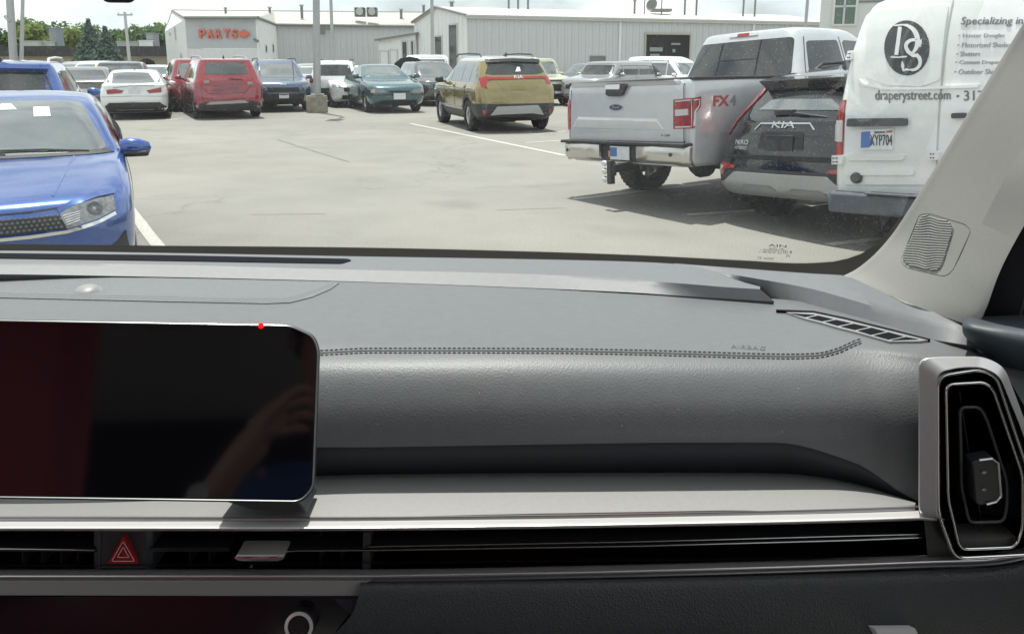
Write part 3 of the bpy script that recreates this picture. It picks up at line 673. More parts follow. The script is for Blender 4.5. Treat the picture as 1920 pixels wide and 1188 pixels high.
def spline_rings(prof, sub):
    out = []; n = len(prof)
    for i in range(n-1):
        for k in range(sub):
            t = k/sub; a, b, c, d = prof[max(i-1,0)], prof[i], prof[i+1], prof[min(i+2,n-1)]
            lin = [b[j]+(c[j]-b[j])*t for j in range(8)]
            cu = [cat(a[j],b[j],c[j],d[j],t) for j in range(8)]
            for j in range(8):
                lo, hi = min(b[j],c[j]), max(b[j],c[j]); m = (hi-lo)*.06
                lin[j] = min(max(cu[j], lo-m), hi+m)
            out.append(lin)
    return out+[list(prof[-1])]
def ring_pts(p, L):
    z, uf, ur, hw, rf, rr, bf, br = p
    rf = min(rf, hw*.95); rr = min(rr, hw*.95); h = []
    k = (hw-rf)/hw
    for i in range(6): y = (hw-rf)*i/6; h.append((uf+bf*(y/hw)**2, y))
    u0 = uf+bf*k*k
    for i in range(7): a = i/6*math.pi/2; h.append((u0+rf*.9*(1-math.cos(a)), hw-rf+rf*math.sin(a)))
    k2 = (hw-rr)/hw; u1 = ur-br*k2*k2; ua, ub = u0+rf*.9, u1-rr*.9
    for i in range(1,13): t = i/13; h.append((ua+(ub-ua)*t, hw+.012*math.sin(t*math.pi)))
    for i in range(7): a = i/6*math.pi/2; h.append((u1-rr*.9*(1-math.sin(a)), hw-rr+rr*math.cos(a)))
    for i in range(1,7): y = (hw-rr)*(1-i/6); h.append((ur-br*(y/hw)**2, y))
    full = [(y, L/2-u) for u,y in h]+[(-y, L/2-u) for u,y in reversed(h[1:-1])]
    return [Vector((x, y, z)) for x,y in full]

class Car:
    def __init__(s, name, label, cat_, L, prof, ref, yaw, pm, wheels=None, sc=1., roll=0., group='cars parked across the lot', at_='rear', sub=3, lift=0.):
        """ref: ground point under the middle of the rear (or front) bumper; yaw: heading, degrees right of straight ahead"""
        s.L, s.prof, s.pm = L, prof, pm
        th = R(yaw); hd = Vector((math.sin(th), math.cos(th), 0)); k = L/2*sc*(1 if at_ == 'rear' else -1)
        s.root = empty(name, Vector((ref[0], ref[1], 0))+hd*k+Vector((0,0,lift)), -th, label, cat_, group, sc)
        s.root.rotation_euler = (0, R(roll), -th)
        s.rings = spline_rings(prof, sub)
        R_ = [ring_pts(p, L) for p in s.rings]; n = len(R_[0])
        v = [p for r in R_ for p in r]; m = len(R_)
        f = [(i*n+j, i*n+(j+1)%n, (i+1)*n+(j+1)%n, (i+1)*n+j) for i in range(m-1) for j in range(n)]
        f = [q[::-1] for q in f]
        f += [tuple(range(n)), tuple((m-1)*n+j for j in range(n-1,-1,-1))]
        s.v, s.f, s.n = v, f, n
        s.bvh = BVHTree.FromPolygons(v, f)
        midx = [0]*len(f); midx[-2] = 1
        s.body = obj('body', v, f, [pm, under_m], s.root, .55, midx)
        s.wheels = wheels
        if wheels: s.cut_arches(*wheels[:4])
    def cut_arches(s, uf, ur, r, hw):
        cut = MB()
        for u in (uf, ur): cut.cyl((-2, s.L/2-u, r), (2, s.L/2-u, r), r*1.13, n=28)
        c = obj('cut', cut.v, cut.f, [s.pm, under_m], None, .6, [1]*len(cut.f))
        m = s.body.modifiers.new('b', 'BOOLEAN'); m.operation = 'DIFFERENCE'; m.object = c; m.solver = 'EXACT'
        s.body.parent = None
        dg = bpy.context.evaluated_depsgraph_get(); dg.update()
        me = bpy.data.meshes.new_from_object(s.body.evaluated_get(dg))
        s.body.modifiers.clear(); s.body.data = me; s.body.parent = s.root
        me.polygons.foreach_set('use_smooth', [True]*len(me.polygons)); me.set_sharp_from_angle(angle=.55)
        bpy.data.objects.remove(c)
    def put_wheels(s, rim=rim_m, spokes=5, w=.22, which=(0,1,2,3)):
        uf, ur, r, hw = s.wheels[:4]; tm, rm = wheel_meshes(r, w, rim, spokes)
        for i,(u,sx) in enumerate(((uf,-1),(uf,1),(ur,-1),(ur,1))):
            if i not in which: continue
            e = empty('wheel', (sx*(hw-w/2), s.L/2-u, r)); e.parent = s.root
            e.rotation_euler = (i*.7, 0, 0)
            link(bpy.data.objects.new('tyre', tm), e); link(bpy.data.objects.new('rim', rm), e)
    def prj(s, a, b, axis):
        L = s.L
        if axis == 'rear': o, d = Vector((a,-L/2-1.5,b)), Vector((0,1,0))
        elif axis == 'front': o, d = Vector((a,L/2+1.5,b)), Vector((0,-1,0))
        elif axis == 'left': o, d = Vector((-2.5,L/2-a,b)), Vector((1,0,0))
        elif axis == 'right': o, d = Vector((2.5,L/2-a,b)), Vector((-1,0,0))
        else: o, d = Vector((b,L/2-a,3.5)), Vector((0,0,-1))
        h, nn, _, _ = s.bvh.ray_cast(o, d)
        if h is None or (h-o).length > 3.2 + (s.L if axis in ('rear','front') else 0):
            h, nn, _, _ = s.bvh.find_nearest(o+d*1.5)
        if nn.dot(d) > 0: nn = -nn
        return h, nn, d
    def wrap(s, name, poly, axis, mat, off=.006, thick=.012, step=.06, rnd=0., parent=None, label=None, smooth=.5):
        if rnd: poly = round_poly(poly, rnd, 3)
        vs, fs = fill2d(poly, step); V, B = [], []
        for p in vs:
            h, nn, d = s.prj(p.x, p.y, axis); k = (nn*.5-d*.5)
            V.append(h+k.normalized()*off); B.append(h+d*thick)
        d = s.prj(*vs[0], axis)[2]
        if fs:
            q = max(fs, key=lambda t: (V[t[1]]-V[t[0]]).cross(V[t[2]]-V[t[0]]).length)
            if (V[q[1]]-V[q[0]]).cross(V[q[2]]-V[q[0]]).dot(d) > 0: fs = [t[::-1] for t in fs]
        V, F = skirt(V, fs, B)
        o = obj(name, V, F, mat, parent or s.root, smooth)
        if label: o['label'] = label
        return o
    def strip(s, name, pts, axis, mat, w=.008, off=.003, parent=None):
        """narrow band along a line of (a, b) points"""
        P = [Vector(p) for p in pts]; a, b = [], []
        for i,p in enumerate(P):
            t = (P[min(i+1,len(P)-1)]-P[max(i-1,0)]).normalized(); n_ = Vector((-t.y, t.x))*w/2
            a.append(p+n_); b.append(p-n_)
        return s.wrap(name, [tuple(p) for p in a+b[::-1]], axis, mat, off, .004, max(.05, w), parent=parent)
    def text(s, txt, x0, z0, wid, hei, axis, mat, name='lettering', off=.006, spacing=1., parent=None, shear=0., bold=0.):
        v, f = text_mesh(txt, 1, spacing, shear, bold); bx = bounds(v); V, B = [], []
        for p in v:
            u, w = (p.x-bx[0])/(bx[1]-bx[0]), (p.y-bx[2])/(bx[3]-bx[2])
            a = x0+wid*u if axis != 'right' else x0-wid*u      # read left to right as seen from outside
            if axis == 'left': a = x0+wid*u
            h, nn, d = s.prj(a, z0+hei*w, axis); V.append(h-d*off); B.append(h+d*.002)
        if axis == 'front': f = [q[::-1] for q in f]
        V, F = skirt(V, f, B)
        return obj(name, V, F, mat, parent or s.root, 0)
    def band(s, name, z0, z1, off, mat, u0=None, u1=None, sub=6, parent=None):
        """cladding: the body's own outline pushed out by off between two heights, optionally only for u0<u<u1"""
        rs = s.rings; out = []
        for k in range(sub+1):
            z = z0+(z1-z0)*k/sub
            i = max(0, min(len(rs)-2, next((j for j in range(len(rs)-1) if rs[j+1][0] >= z), len(rs)-2)))
            t = (z-rs[i][0])/max(1e-6, rs[i+1][0]-rs[i][0]); p = [a+(b-a)*t for a,b in zip(rs[i], rs[i+1])]
            e = off if 0 < k < sub else off*.2
            p[0] = z; p[1] -= e; p[2] += e; p[3] += e; out.append(ring_pts(p, s.L))
        n = s.n; v = [q for r in out for q in r]; F = []
        for i in range(sub):
            for j in range(n):
                u = s.L/2-(v[i*n+j].y+v[i*n+(j+1)%n].y)/2
                if (u0 is not None and u < u0) or (u1 is not None and u > u1): continue
                if s.wheels and any(abs(u-w) < s.wheels[2]*1.12 and (u-w)**2+(out[i][j].z-s.wheels[2])**2 < (s.wheels[2]*1.13)**2 for w in s.wheels[:2]) and abs(v[i*n+j].x) > .6: continue
                F.append((i*n+j, (i+1)*n+j, (i+1)*n+(j+1)%n, i*n+(j+1)%n))
        return obj(name, v, F, mat, parent or s.root, .6)
    def at_z(s, z):
        rs = s.rings
        i = max(0, min(len(rs)-2, next((j for j in range(len(rs)-1) if rs[j+1][0] >= z), len(rs)-2)))
        t = (z-rs[i][0])/max(1e-6, rs[i+1][0]-rs[i][0]); return [a+(b-a)*t for a,b in zip(rs[i], rs[i+1])]
    def side_glass(s, zb, zt, cuts, gm=glass_m, fm=.14, rm=.20, sides=('left','right'), rz=0., trim=None):
        """cuts: u positions of pillars between the first and last pane"""
        pb, pt = s.at_z(zb), s.at_z(zt)
        us = [None]+list(cuts)+[None]
        for sd_ in sides:
            for i in range(len(us)-1):
                a = us[i]; b = us[i+1]
                bl = pb[1]+fm+.10 if a is None else a+.03; tl = pt[1]+fm+.10 if a is None else a+.035
                brr = pb[2]-rm if b is None else b-.03; trr = pt[2]-rm-.05 if b is None else b-.025
                if tl < bl and a is not None: tl = bl
                s.wrap('side_window', [(bl,zb),(brr,zb+(rz if b is None else 0)),(trr,zt-(.02 if b is None else 0)),(tl,zt)], sd_, gm, .004, .01, .12, .03)
    def ends_glass(s, fz=None, rz=None, fin=.10, rin=.12, fgm=glass_lt, rgm=glass_m):
        for z, ax, inn, gm, nm in ((fz,'front',fin,fgm,'windscreen'),(rz,'rear',rin,rgm,'rear_window')):
            if not z: continue
            z0, z1 = z; a, b = s.at_z(z0)[3]-inn, s.at_z(z1)[3]-inn
            s.wrap(nm, [(-a,z0),(-a*.5,z0-.012),(a*.5,z0-.012),(a,z0),(b,z1-.01),(b*.5,z1),(-b*.5,z1),(-b,z1-.01)], ax, gm, .004, .01, .10, .05)
    def box(s, name, c, d, mat, parent=None, bevel=.01, rz=0., rx=0., ry=0.):
        return MB().box(c, d, rz, rx, ry).obj(name, mat, parent or s.root, .6, bevel)
    def mirror(s, u, z, hw, mat, sides=(-1,1), sz=(.20,.10,.14)):
        for sx in sides:
            mb = MB(); c = Vector((sx*(hw+.13), s.L/2-u, z))
            mb.lathe(c+Vector((-sx*sz[0]/2,0,0)), (sx,0,-.06), [(0,0),(sz[2]*.38,0),(sz[2]*.52,sz[0]*.2),(sz[2]*.5,sz[0]*.6),(sz[2]*.34,sz[0]*.92),(0,sz[0])], 16)
            o = mb.obj('door_mirror', mat, s.root, 1.)
            for p in o.data.vertices: p.co.y = c.y+(p.co.y-c.y)*.8
            a = MB(); a.tube([(sx*(hw-.06), s.L/2-u-.02, z-.05),(sx*(hw+.06), s.L/2-u, z-.05)], .025, 8); a.obj('mirror_arm', blackpl, o)
    def rails(s, u0, u1, y, z, mat=skid):
        for sx in (-1,1):
            k = [(u0,-.01),(u0+.12,.045),((u0+u1)/2,.055),(u1-.12,.035),(u1,-.03)]
            MB().tube([Vector((sx*y, s.L/2-u, z+h)) for u,h in k], .018, 8).obj('roof_rail', mat, s.root)
    def fin(s, u, z, mat=blackpl):
        y = s.L/2-u
        MB().add([(-.025,y-.08,z),(.025,y-.08,z),(.02,y+.10,z),(-.02,y+.10,z),(-.006,y-.07,z+.075),(.006,y-.07,z+.075),(0,y-.02,z+.06)],
                 [(0,1,5,4),(1,2,6,5),(2,3,6),(3,0,4,6),(4,5,6)]).obj('antenna_fin', mat, s.root, 1.)
    def plate(s, x, z, axis, txt=None, w=.305, h=.152, mat=None):
        hh, nn, d = s.prj(x, z, axis); sg = -1 if axis == 'rear' else 1
        c = hh-d*.012
        o = MB().box(c, (w,.012,h)).obj('number_plate', mat or plate_m, s.root, .6, .003)
        return o, c

def suv(L=4.4, W=1.8, H=1.63, hood=1.0, box=0., hoodl=1.05, rake=1., rrake=1.):
    w = W/2; k = (H-1.63)
    return [(.24,.35,L-.28,w-.14,.3,.3,.08,.06),(.36,.09,L-.07,w-.05,.34,.28,.10,.07),(.52,.02,L,w-.015,.38,.28,.13,.09),(.70,.0,L-.01,w,.4,.27,.14,.09),
            (hood-.14,.05,L-.03,w,.4,.26,.14,.09),(hood-.05,.18,L-.05,w-.01,.4,.26,.14,.09),(hood,.62,L-.07,w-.03,.4,.26,.12,.09),(hood+.045,hoodl-.03,L-.09,w-.05,.35,.26,.10,.09),
            (hood+.10,hoodl+.14,L-.12,w-.075,.28,.24,.10,.08),(H-.27,hoodl+.14+.42*rake,L-.12-.17*rrake,w-.16+box,.25,.22,.09,.07),(H-.13,hoodl+.14+.66*rake,L-.12-.27*rrake,w-.215+box,.25,.22,.08,.07),
            (H-.055,hoodl+.14+.86*rake,L-.12-.34*rrake,w-.27+box,.25,.2,.06,.05),(H-.02,hoodl+1.15,L-.75,w-.36+box,.22,.2,.04,.03),(H,hoodl+1.6,L-1.4,.22,.1,.1,.02,.02)]
def sedan(L=4.65, W=1.82, H=1.45, hood=.92, deck=1.04, hoodl=1.15, fast=0.):
    w = W/2
    return [(.20,.32,L-.30,w-.13,.3,.3,.10,.06),(.32,.08,L-.08,w-.05,.38,.30,.14,.09),(.48,.0,L,w-.01,.42,.32,.17,.11),(.64,.0,L-.01,w,.44,.32,.17,.11),
            (.76,.06,L-.05,w,.44,.30,.17,.10),(hood-.07,.30,L-.07,w-.01,.42,.30,.16,.10),(hood,.80,L-.08,w-.03,.4,.30,.14,.10),(hood+.04,hoodl-.02,L-.08,w-.05,.34,.30,.12,.10),
            (deck-.02,hoodl+.17,L-.10,w-.075,.28,.30,.10,.10),(deck+.02,hoodl+.25,L-.26,w-.10,.26,.30,.10,.09),(deck+.06,hoodl+.33,L-.52+fast*.2,w-.13,.25,.28,.09,.08),
            (H-.16,hoodl+.74,L-.98+fast,w-.225,.25,.26,.08,.07),(H-.06,hoodl+.98,L-1.28+fast,w-.29,.25,.22,.06,.05),(H-.015,hoodl+1.20,max(hoodl+1.6,L-1.6+fast),w-.40,.2,.2,.04,.03),(H,hoodl+1.35,max(hoodl+1.5,L-1.95+fast),.18,.1,.1,.02,.02)]
# ================================================================== vehicles
def car_P(s, pts, axis='rear'):
    """sight lines through photo points onto the body -> local outline coordinates for wrap()"""
    m = Matrix.Translation(s.root.location) @ s.root.rotation_euler.to_matrix().to_4x4() @ Matrix.Diagonal((*s.root.scale,1)); mi = m.inverted()
    o = mi @ EYE; out = []
    for px,py in pts:
        d = (mi.to_3x3() @ ray(px,py)).normalized(); h,_,_,_ = s.bvh.ray_cast(o, d)
        if h is None:
            if axis in ('rear','front'):
                yy = -s.L/2+.05 if axis == 'rear' else s.L/2-.05; h = o+d*((yy-o.y)/d.y)
            else: h = s.bvh.find_nearest(o+d*(-o.x/d.x if abs(d.x) > .05 else 10))[0]
        out.append((h.x,h.z) if axis in ('rear','front') else (s.L/2-h.y, h.z))
    return out
Car.P = car_P
def wp(s, name, pts, axis, mat, **k): return s.wrap(name, s.P(pts, axis), axis, mat, **k)
Car.wp = wp
def ground_at(px, py): g = gp(px, py); return (g.x, g.y)
def pos(px, Y): return ((px-CX)/FPX*Y, Y)

# ---- silver pickup ------------------------------------------------
silver_p = paint('paint_silver', (.55,.57,.595), .30, .25, 1.5)
def build_pickup():
    L = 5.89; U = L
    cabp = [(.50,.30,U-1.98,.86,.3,.08,.1,.02),(.62,.12,U-1.95,.97,.4,.10,.15,.02),(.85,.05,U-1.95,1.0,.4,.10,.15,.02),(1.10,.08,U-1.95,1.0,.4,.10,.15,.02),(1.20,.25,U-1.95,.98,.4,.10,.14,.02),
            (1.27,1.15,U-1.96,.965,.35,.10,.1,.02),(1.36,1.42,U-1.97,.93,.3,.10,.1,.03),(1.42,1.55,U-1.99,.90,.3,.12,.1,.04),(1.72,2.05,U-2.08,.80,.28,.16,.08,.07),(1.90,2.35,U-2.15,.735,.25,.18,.06,.07),
            (1.965,2.6,U-2.22,.66,.25,.18,.05,.05),(1.985,3.0,U-2.5,.45,.2,.2,.03,.03)]
    c = Car('pickup_truck', 'silver four-wheel-drive pickup truck parked left of the black crossover', 'pickup truck', L, cabp, (1.19,8.78), 54, silver_p, (.95,U-1.28,.405,.98), .985, roll=-3.2, lift=.02)
    bed = [(.47,U-1.93,U-.16,.88,.06,.08,0,.0),(.51,U-1.93,U-.12,.975,.06,.07,0,.0),(.78,U-1.93,U-.10,1.0,.05,.06,0,.0),(1.00,U-1.93,U-.10,1.005,.05,.06,0,.0),(1.25,U-1.93,U-.10,.985,.05,.06,0,.0),(1.355,U-1.93,U-.11,.965,.05,.05,0,.0),(1.375,U-1.92,U-.13,.945,.05,.05,0,.0)]
    # the bed is a second shell of the same builder, kept as a part
    b = Car.__new__(Car); b.L, b.prof, b.pm, b.root = L, bed, silver_p, c.root; b.rings = spline_rings(bed,3); b.wheels = c.wheels
    R_ = [ring_pts(p,L) for p in b.rings]; n = len(R_[0]); m = len(R_); v = [p for r in R_ for p in r]
    f = [(i*n+j,(i+1)*n+j,(i+1)*n+(j+1)%n,i*n+(j+1)%n) for i in range(m-1) for j in range(n)]+[tuple(range(n)), tuple((m-1)*n+j for j in range(n-1,-1,-1))]
    b.n = n; b.v, b.f = v, f; b.bvh = BVHTree.FromPolygons(v,f); mi_ = [0]*len(f); mi_[-2] = 1
    b.body = obj('bed', v, f, [silver_p,under_m], c.root, .55, mi_); b.cut_arches(.95,U-1.28,.405,.98)
    c.put_wheels(rim_m, 6, .27)
    z = 1.386
    MB().box((0,-L/2+1.02,z),(1.80,1.72,.03)).obj('bed_cover', M('bed_cover', (.045,.048,.052), .6, noise=(30,.2)), c.root, .6, .012)
    for x in (-.955,.955): MB().box((x,-L/2+1.02,z),(.07,1.78,.03)).obj('bed_rail', blackpl, c.root, .6, .01)
    # tailgate
    tg = b.wp('tailgate', [(1066,164),(1076,153),(1277,150),(1285,158),(1285,266),(1063,262)], 'rear', silver_p, off=.012, thick=.02, step=.06, rnd=.02)
    b.strip('tailgate_gap', b.P([(1067,162),(1064,262)]), 'rear', gap_m, .008, .013, parent=tg); b.strip('tailgate_gap', b.P([(1284,157),(1284,268)]), 'rear', gap_m, .008, .013, parent=tg)
    sil_d = paint('paint_silver_crease', (.57,.59,.61), .34, .2)
    def ledge(pts, dep, name):
        p = b.P(pts); y0 = -L/2+.075
        V = [Vector((x,y0,zz)) for x,zz in p]; return V
    # upper spoiler lip and lower raised field: real relief on the gate
    for nm, quad, dp in (('tailgate_lip', [(1073,157),(1275,151),(1275,158),(1073,164)], .05), ('tailgate_emboss', [(1085,219),(1234,223),(1246,242),(1076,238)], .018)):
        p = b.P(quad); y1 = -L/2+.088
        top = [Vector((x,y1,zz)) for x,zz in p]
        k = [Vector((x*.985,y1-dp,zz-.012*(nm=='tailgate_emboss'))) for x,zz in p]
        if nm == 'tailgate_lip': k[2].z -= 0; k[3].z -= 0; k[2].y += dp*.8; k[3].y += dp*.8
        else: k[2].y += dp*.7; k[3].y += dp*.7; k[0].z -= .02; k[1].z -= .02
        obj(nm, top+k, [(4,5,6,7)[::-1],(0,1,5,4),(1,2,6,5),(2,3,7,6),(3,0,4,7)], sil_d, tg, 0, bevel=.004)
    b.wp('handle_recess', [(1138,154),(1176,153),(1172,178),(1166,181),(1148,181),(1142,177)], 'rear', blackpl, off=.058, thick=.05, parent=tg)
    b.wp('tailgate_handle', [(1142,160),(1170,159),(1169,168),(1143,168)], 'rear', silver, off=.066, thick=.01, parent=tg, rnd=.01)
    em = b.wp('badge', [(1157+13.5*math.cos(a),201.5+7*math.sin(a)) for a in [i/20*math.tau for i in range(20)]], 'rear', M('badge_silver', (.6,.6,.62), .25, metal=.9), off=.018, thick=.01, parent=tg)
    b.wp('badge_field', [(1157+11.6*math.cos(a),201.5+5.4*math.sin(a)) for a in [i/20*math.tau for i in range(20)]], 'rear', M('badge_navy', (.012,.03,.09), .25, coat=.5), off=.0205, thick=.004, parent=em)
    (x0,z0),(x1,z1) = b.P([(1150,204),(1164,198)]); b.text('Ford', x0, z0, x1-x0, z1-z0, 'rear', M('badge_silver', (.6,.6,.62), .25, metal=.9), off=.0215, parent=em, shear=.2)
    (x0,z0),(x1,z1) = b.P([(1242,254),(1257,252)]); b.text('F-150', x0, z0-.01, x1-x0, .025, 'rear', blackpl, off=.015, parent=tg)
    # tail lamps
    for sgn in (-1,1):
        if sgn > 0:
            h = b.wp('tail_light', [(1264,187),(1296,184),(1296,241),(1264,242)], 'rear', red_lens, off=.014, thick=.02)
            b.wp('reverse_light', [(1268,206),(1292,204),(1292,216),(1268,218)], 'rear', white_lens, off=.020, thick=.012, parent=h)
            for q in ([(1268,189),(1296,186.5),(1296,189),(1268,191.5)],[(1268,237),(1296,236),(1296,239),(1268,240)]): b.wp('light_guide', q, 'rear', white_lens, off=.019, thick=.008, parent=h)
            s_ = b.wp('tail_light_side', [(1298,184),(1313,181),(1312,200),(1304,212),(1302,240),(1298,241)], 'right', red_lens, off=.014, thick=.02, step=.04, parent=h)
            b.strip('light_guide', b.P([(1300,188),(1310,186.5),(1309,198),(1302,210),(1300.5,236)],'right'), 'right', white_lens, .013, .018, parent=h)
        else:
            h = b.wrap('tail_light', [(-.90,1.20),(-.985,1.20),(-.995,.84),(-.92,.84)], 'rear', red_lens, .014, .02, .05)
            h.data.transform(Matrix.Identity(4))
            b.wrap('tail_light_side', [(U-.10,1.20),(U-.22,1.20),(U-.18,1.05),(U-.18,.85),(U-.10,.85)], 'left', red_lens, .014, .02, .05, parent=h)
    # bumper: two bright halves, dark centre with plate, step pad
    bz0, bz1 = .505, .70
    bu = empty('rear_bumper'); bu.parent = c.root
    def bhalf(sx):
        pts = [(.30,-.00),(.55,-.02),(.80,.0),(.93,.03),(.985,.07),(1.0,.11)]
        V = []; F = []
        for x,dy in pts:
            for zz,d2 in ((bz1,.02),(bz1-.02,.0),(bz0+.05,.0),(bz0,.05)):
                V.append(Vector((sx*(x-(.045 if zz < bz0+.03 and x == .30 else 0)), -L/2+dy+d2-.02, zz-(.02 if x > .9 and zz <= bz0 else 0))))
        for i in range(len(pts)-1):
            for k in range(3):
                q = (i*4+k,(i+1)*4+k,(i+1)*4+k+1,i*4+k+1); F.append(q if sx < 0 else q[::-1])
        return obj('bumper_half', V, F, chrome_d, bu, .8, solid=.02)
    for sx in (-1,1): bhalf(sx)
    MB().box((0,-L/2+.08,bz1+.012),(1.96,.22,.035)).obj('step_pad', blackpl, bu, .6, .01)
    MB().box((0,-L/2+.06,.60),(.62,.08,.19)).obj('bumper_centre', blackpl, bu, .6, .01)
    for sx in (-.42,.45,-.86,.80): MB().lathe((sx,-L/2-.022,.61),(0,-1,0),[(.022,0),(.018,.006),(0,.006)],12).obj('park_sensor', blackpl, bu)
    o,_ = b.plate(.02,.60,'rear'); 
    for p in o.data.vertices: p.co.y += (-L/2+.005)-(p.co.y if False else sum(q.co.y for q in o.data.vertices)/8) if False else 0
    yb = sum(q.co.y for q in o.data.vertices)/8
    o.data.transform(Matrix.Translation((0,-L/2+.005-yb,0)))
    MB().box((-.075,-L/2-.002,.61),(.11,.004,.10)).obj('plate_print', M('plate_blue', (.08,.16,.42), .5), o, 0)
    MB().box((-.14,-L/2-.002,.585),(.03,.004,.07)).obj('plate_print', M('plate_orange', (.62,.30,.12), .5), o, 0)
    # hitch with two bright balls, axle, exhaust, spare wheel
    hb = MB(); hb.box((.05,-L/2+.02,.44),(.09,.34,.09)); hb.box((.05,-L/2-.16,.40),(.06,.07,.26)); ht = hb.obj('tow_hitch', M('hitch_iron', (.05,.05,.055), .5, metal=.5), c.root, .6, .006)
    for zz in (.32,.41,.50): MB().lathe((-.03,-L/2-.17,zz),(-1,0,0),[(0,-.045),(.02,-.042),(.024,-.01),(.035,.005),(.03,.03),(0,.04)],14).obj('tow_ball', chrome, ht, 1.)
    ax = MB(); y = -L/2+1.28; ax.cyl((-.8,y,.40),(.8,y,.40),.06,n=12); ax.lathe((.12,y-.16,.40),(0,1,0),[(0,0),(.12,.02),(.17,.1),(.17,.2),(.1,.3),(0,.34)],16); ax.box((-.52,y,.55),(.07,1.6,.08)); ax.box((.52,y,.55),(.07,1.6,.08)); ax.box((0,y+.6,.58),(1.5,2.6,.05))
    ax.cyl((-.55,y-.2,.44),(-.5,y+.3,.62),.035); ax.cyl((.55,y-.2,.44),(.5,y+.3,.62),.035); ax.lathe((0,y-.62,.50),(0,0,1),[(.12,0),(.34,0),(.36,.08),(.34,.16),(.12,.16)],24); ax.cyl((.75,y-.9,.5),(.6,y+.8,.55),.05)
    ax.obj('rear_axle', under_m, c.root)
    mf = MB(); [mf.box((sx*.97,y-.42,.40),(.03,.02,.36)) for sx in (-1,1)]; mf.obj('mud_flap', rubber, c.root, 0)
    # cab glass and lamps
    rw = c.wrap('rear_window', [(-.80,1.41),(.80,1.41),(.70,1.85),(-.70,1.85)], 'rear', glass_m, .006, .01, .08, .05)
    for x in (-.30,.30): c.strip('slider_frame', [(x,1.42),(x*.97,1.84)], 'rear', gap_m, .02, .009, parent=rw)
    c.strip('slider_frame', [(-.30,1.62),(.30,1.62)], 'rear', gap_m, .01, .009, parent=rw)
    hm = c.wrap('brake_light', [(-.22,1.905),(.22,1.905),(.20,1.945),(-.20,1.945)], 'rear', white_lens, .012, .02, .05, .01); c.wrap('brake_lens', [(-.09,1.907),(.09,1.907),(.085,1.943),(-.085,1.943)], 'rear', red_lens, .016, .02, .05, parent=hm)
    for zz in (1.0,):
        for sd_ in ('left','right'):
            c.wrap('side_window', [(U-2.95,1.42),(U-2.22,1.42),(U-2.32,1.80),(U-2.95,1.82)], sd_, glass_m, .005, .01, .12, .05)
            c.wrap('side_window', [(U-4.1,1.40),(U-3.05,1.42),(U-3.05,1.82),(U-3.65,1.80)], sd_, glass_m, .005, .01, .12, .05)
            c.strip('door_gap', [(U-3.0,.62),(U-3.0,1.86)], sd_, gap_m, .01, .003); c.strip('door_gap', [(U-2.12,1.0),(U-2.14,1.40),(U-2.30,1.85)], sd_, gap_m, .01, .003)
    c.wrap('windscreen', [(-.78,1.40),(.78,1.40),(.66,1.84),(-.66,1.84)], 'front', glass_lt, .005, .01, .1)
    # wheel-arch flares and FX4 marking
    for sd_ in ('left','right'):
        uc = U-1.28; outer = [(uc+.56*math.cos(a), .405+.56*math.sin(a)) for a in [math.pi*i/16 for i in range(17)]]; inner = [(uc+.47*math.cos(a), .405+.47*math.sin(a)) for a in [math.pi*i/16 for i in range(16,-1,-1)]]
        outer = [(u,max(zz,.60)) for u,zz in outer]; inner = [(u,max(zz,.60)) for u,zz in inner]
        b.wrap('arch_flare', outer+inner, sd_, silver_p, .02, .03, .07)
    # 4x4 decal: red FX, grey 4
    b.text('FX', U-.40, 1.09, .26, .11, 'right', M('decal_red', (.33,.06,.05), .5), 'decal', .004, 1.0, shear=.1, bold=.035)
    b.text('4', U-.665, 1.09, .10, .11, 'right', M('decal_grey', (.20,.21,.22), .5), 'decal', .004, shear=.1, bold=.035)
    c.mirror(1.75, 1.35, .96, silver_p)
    return c
pickup = build_pickup()

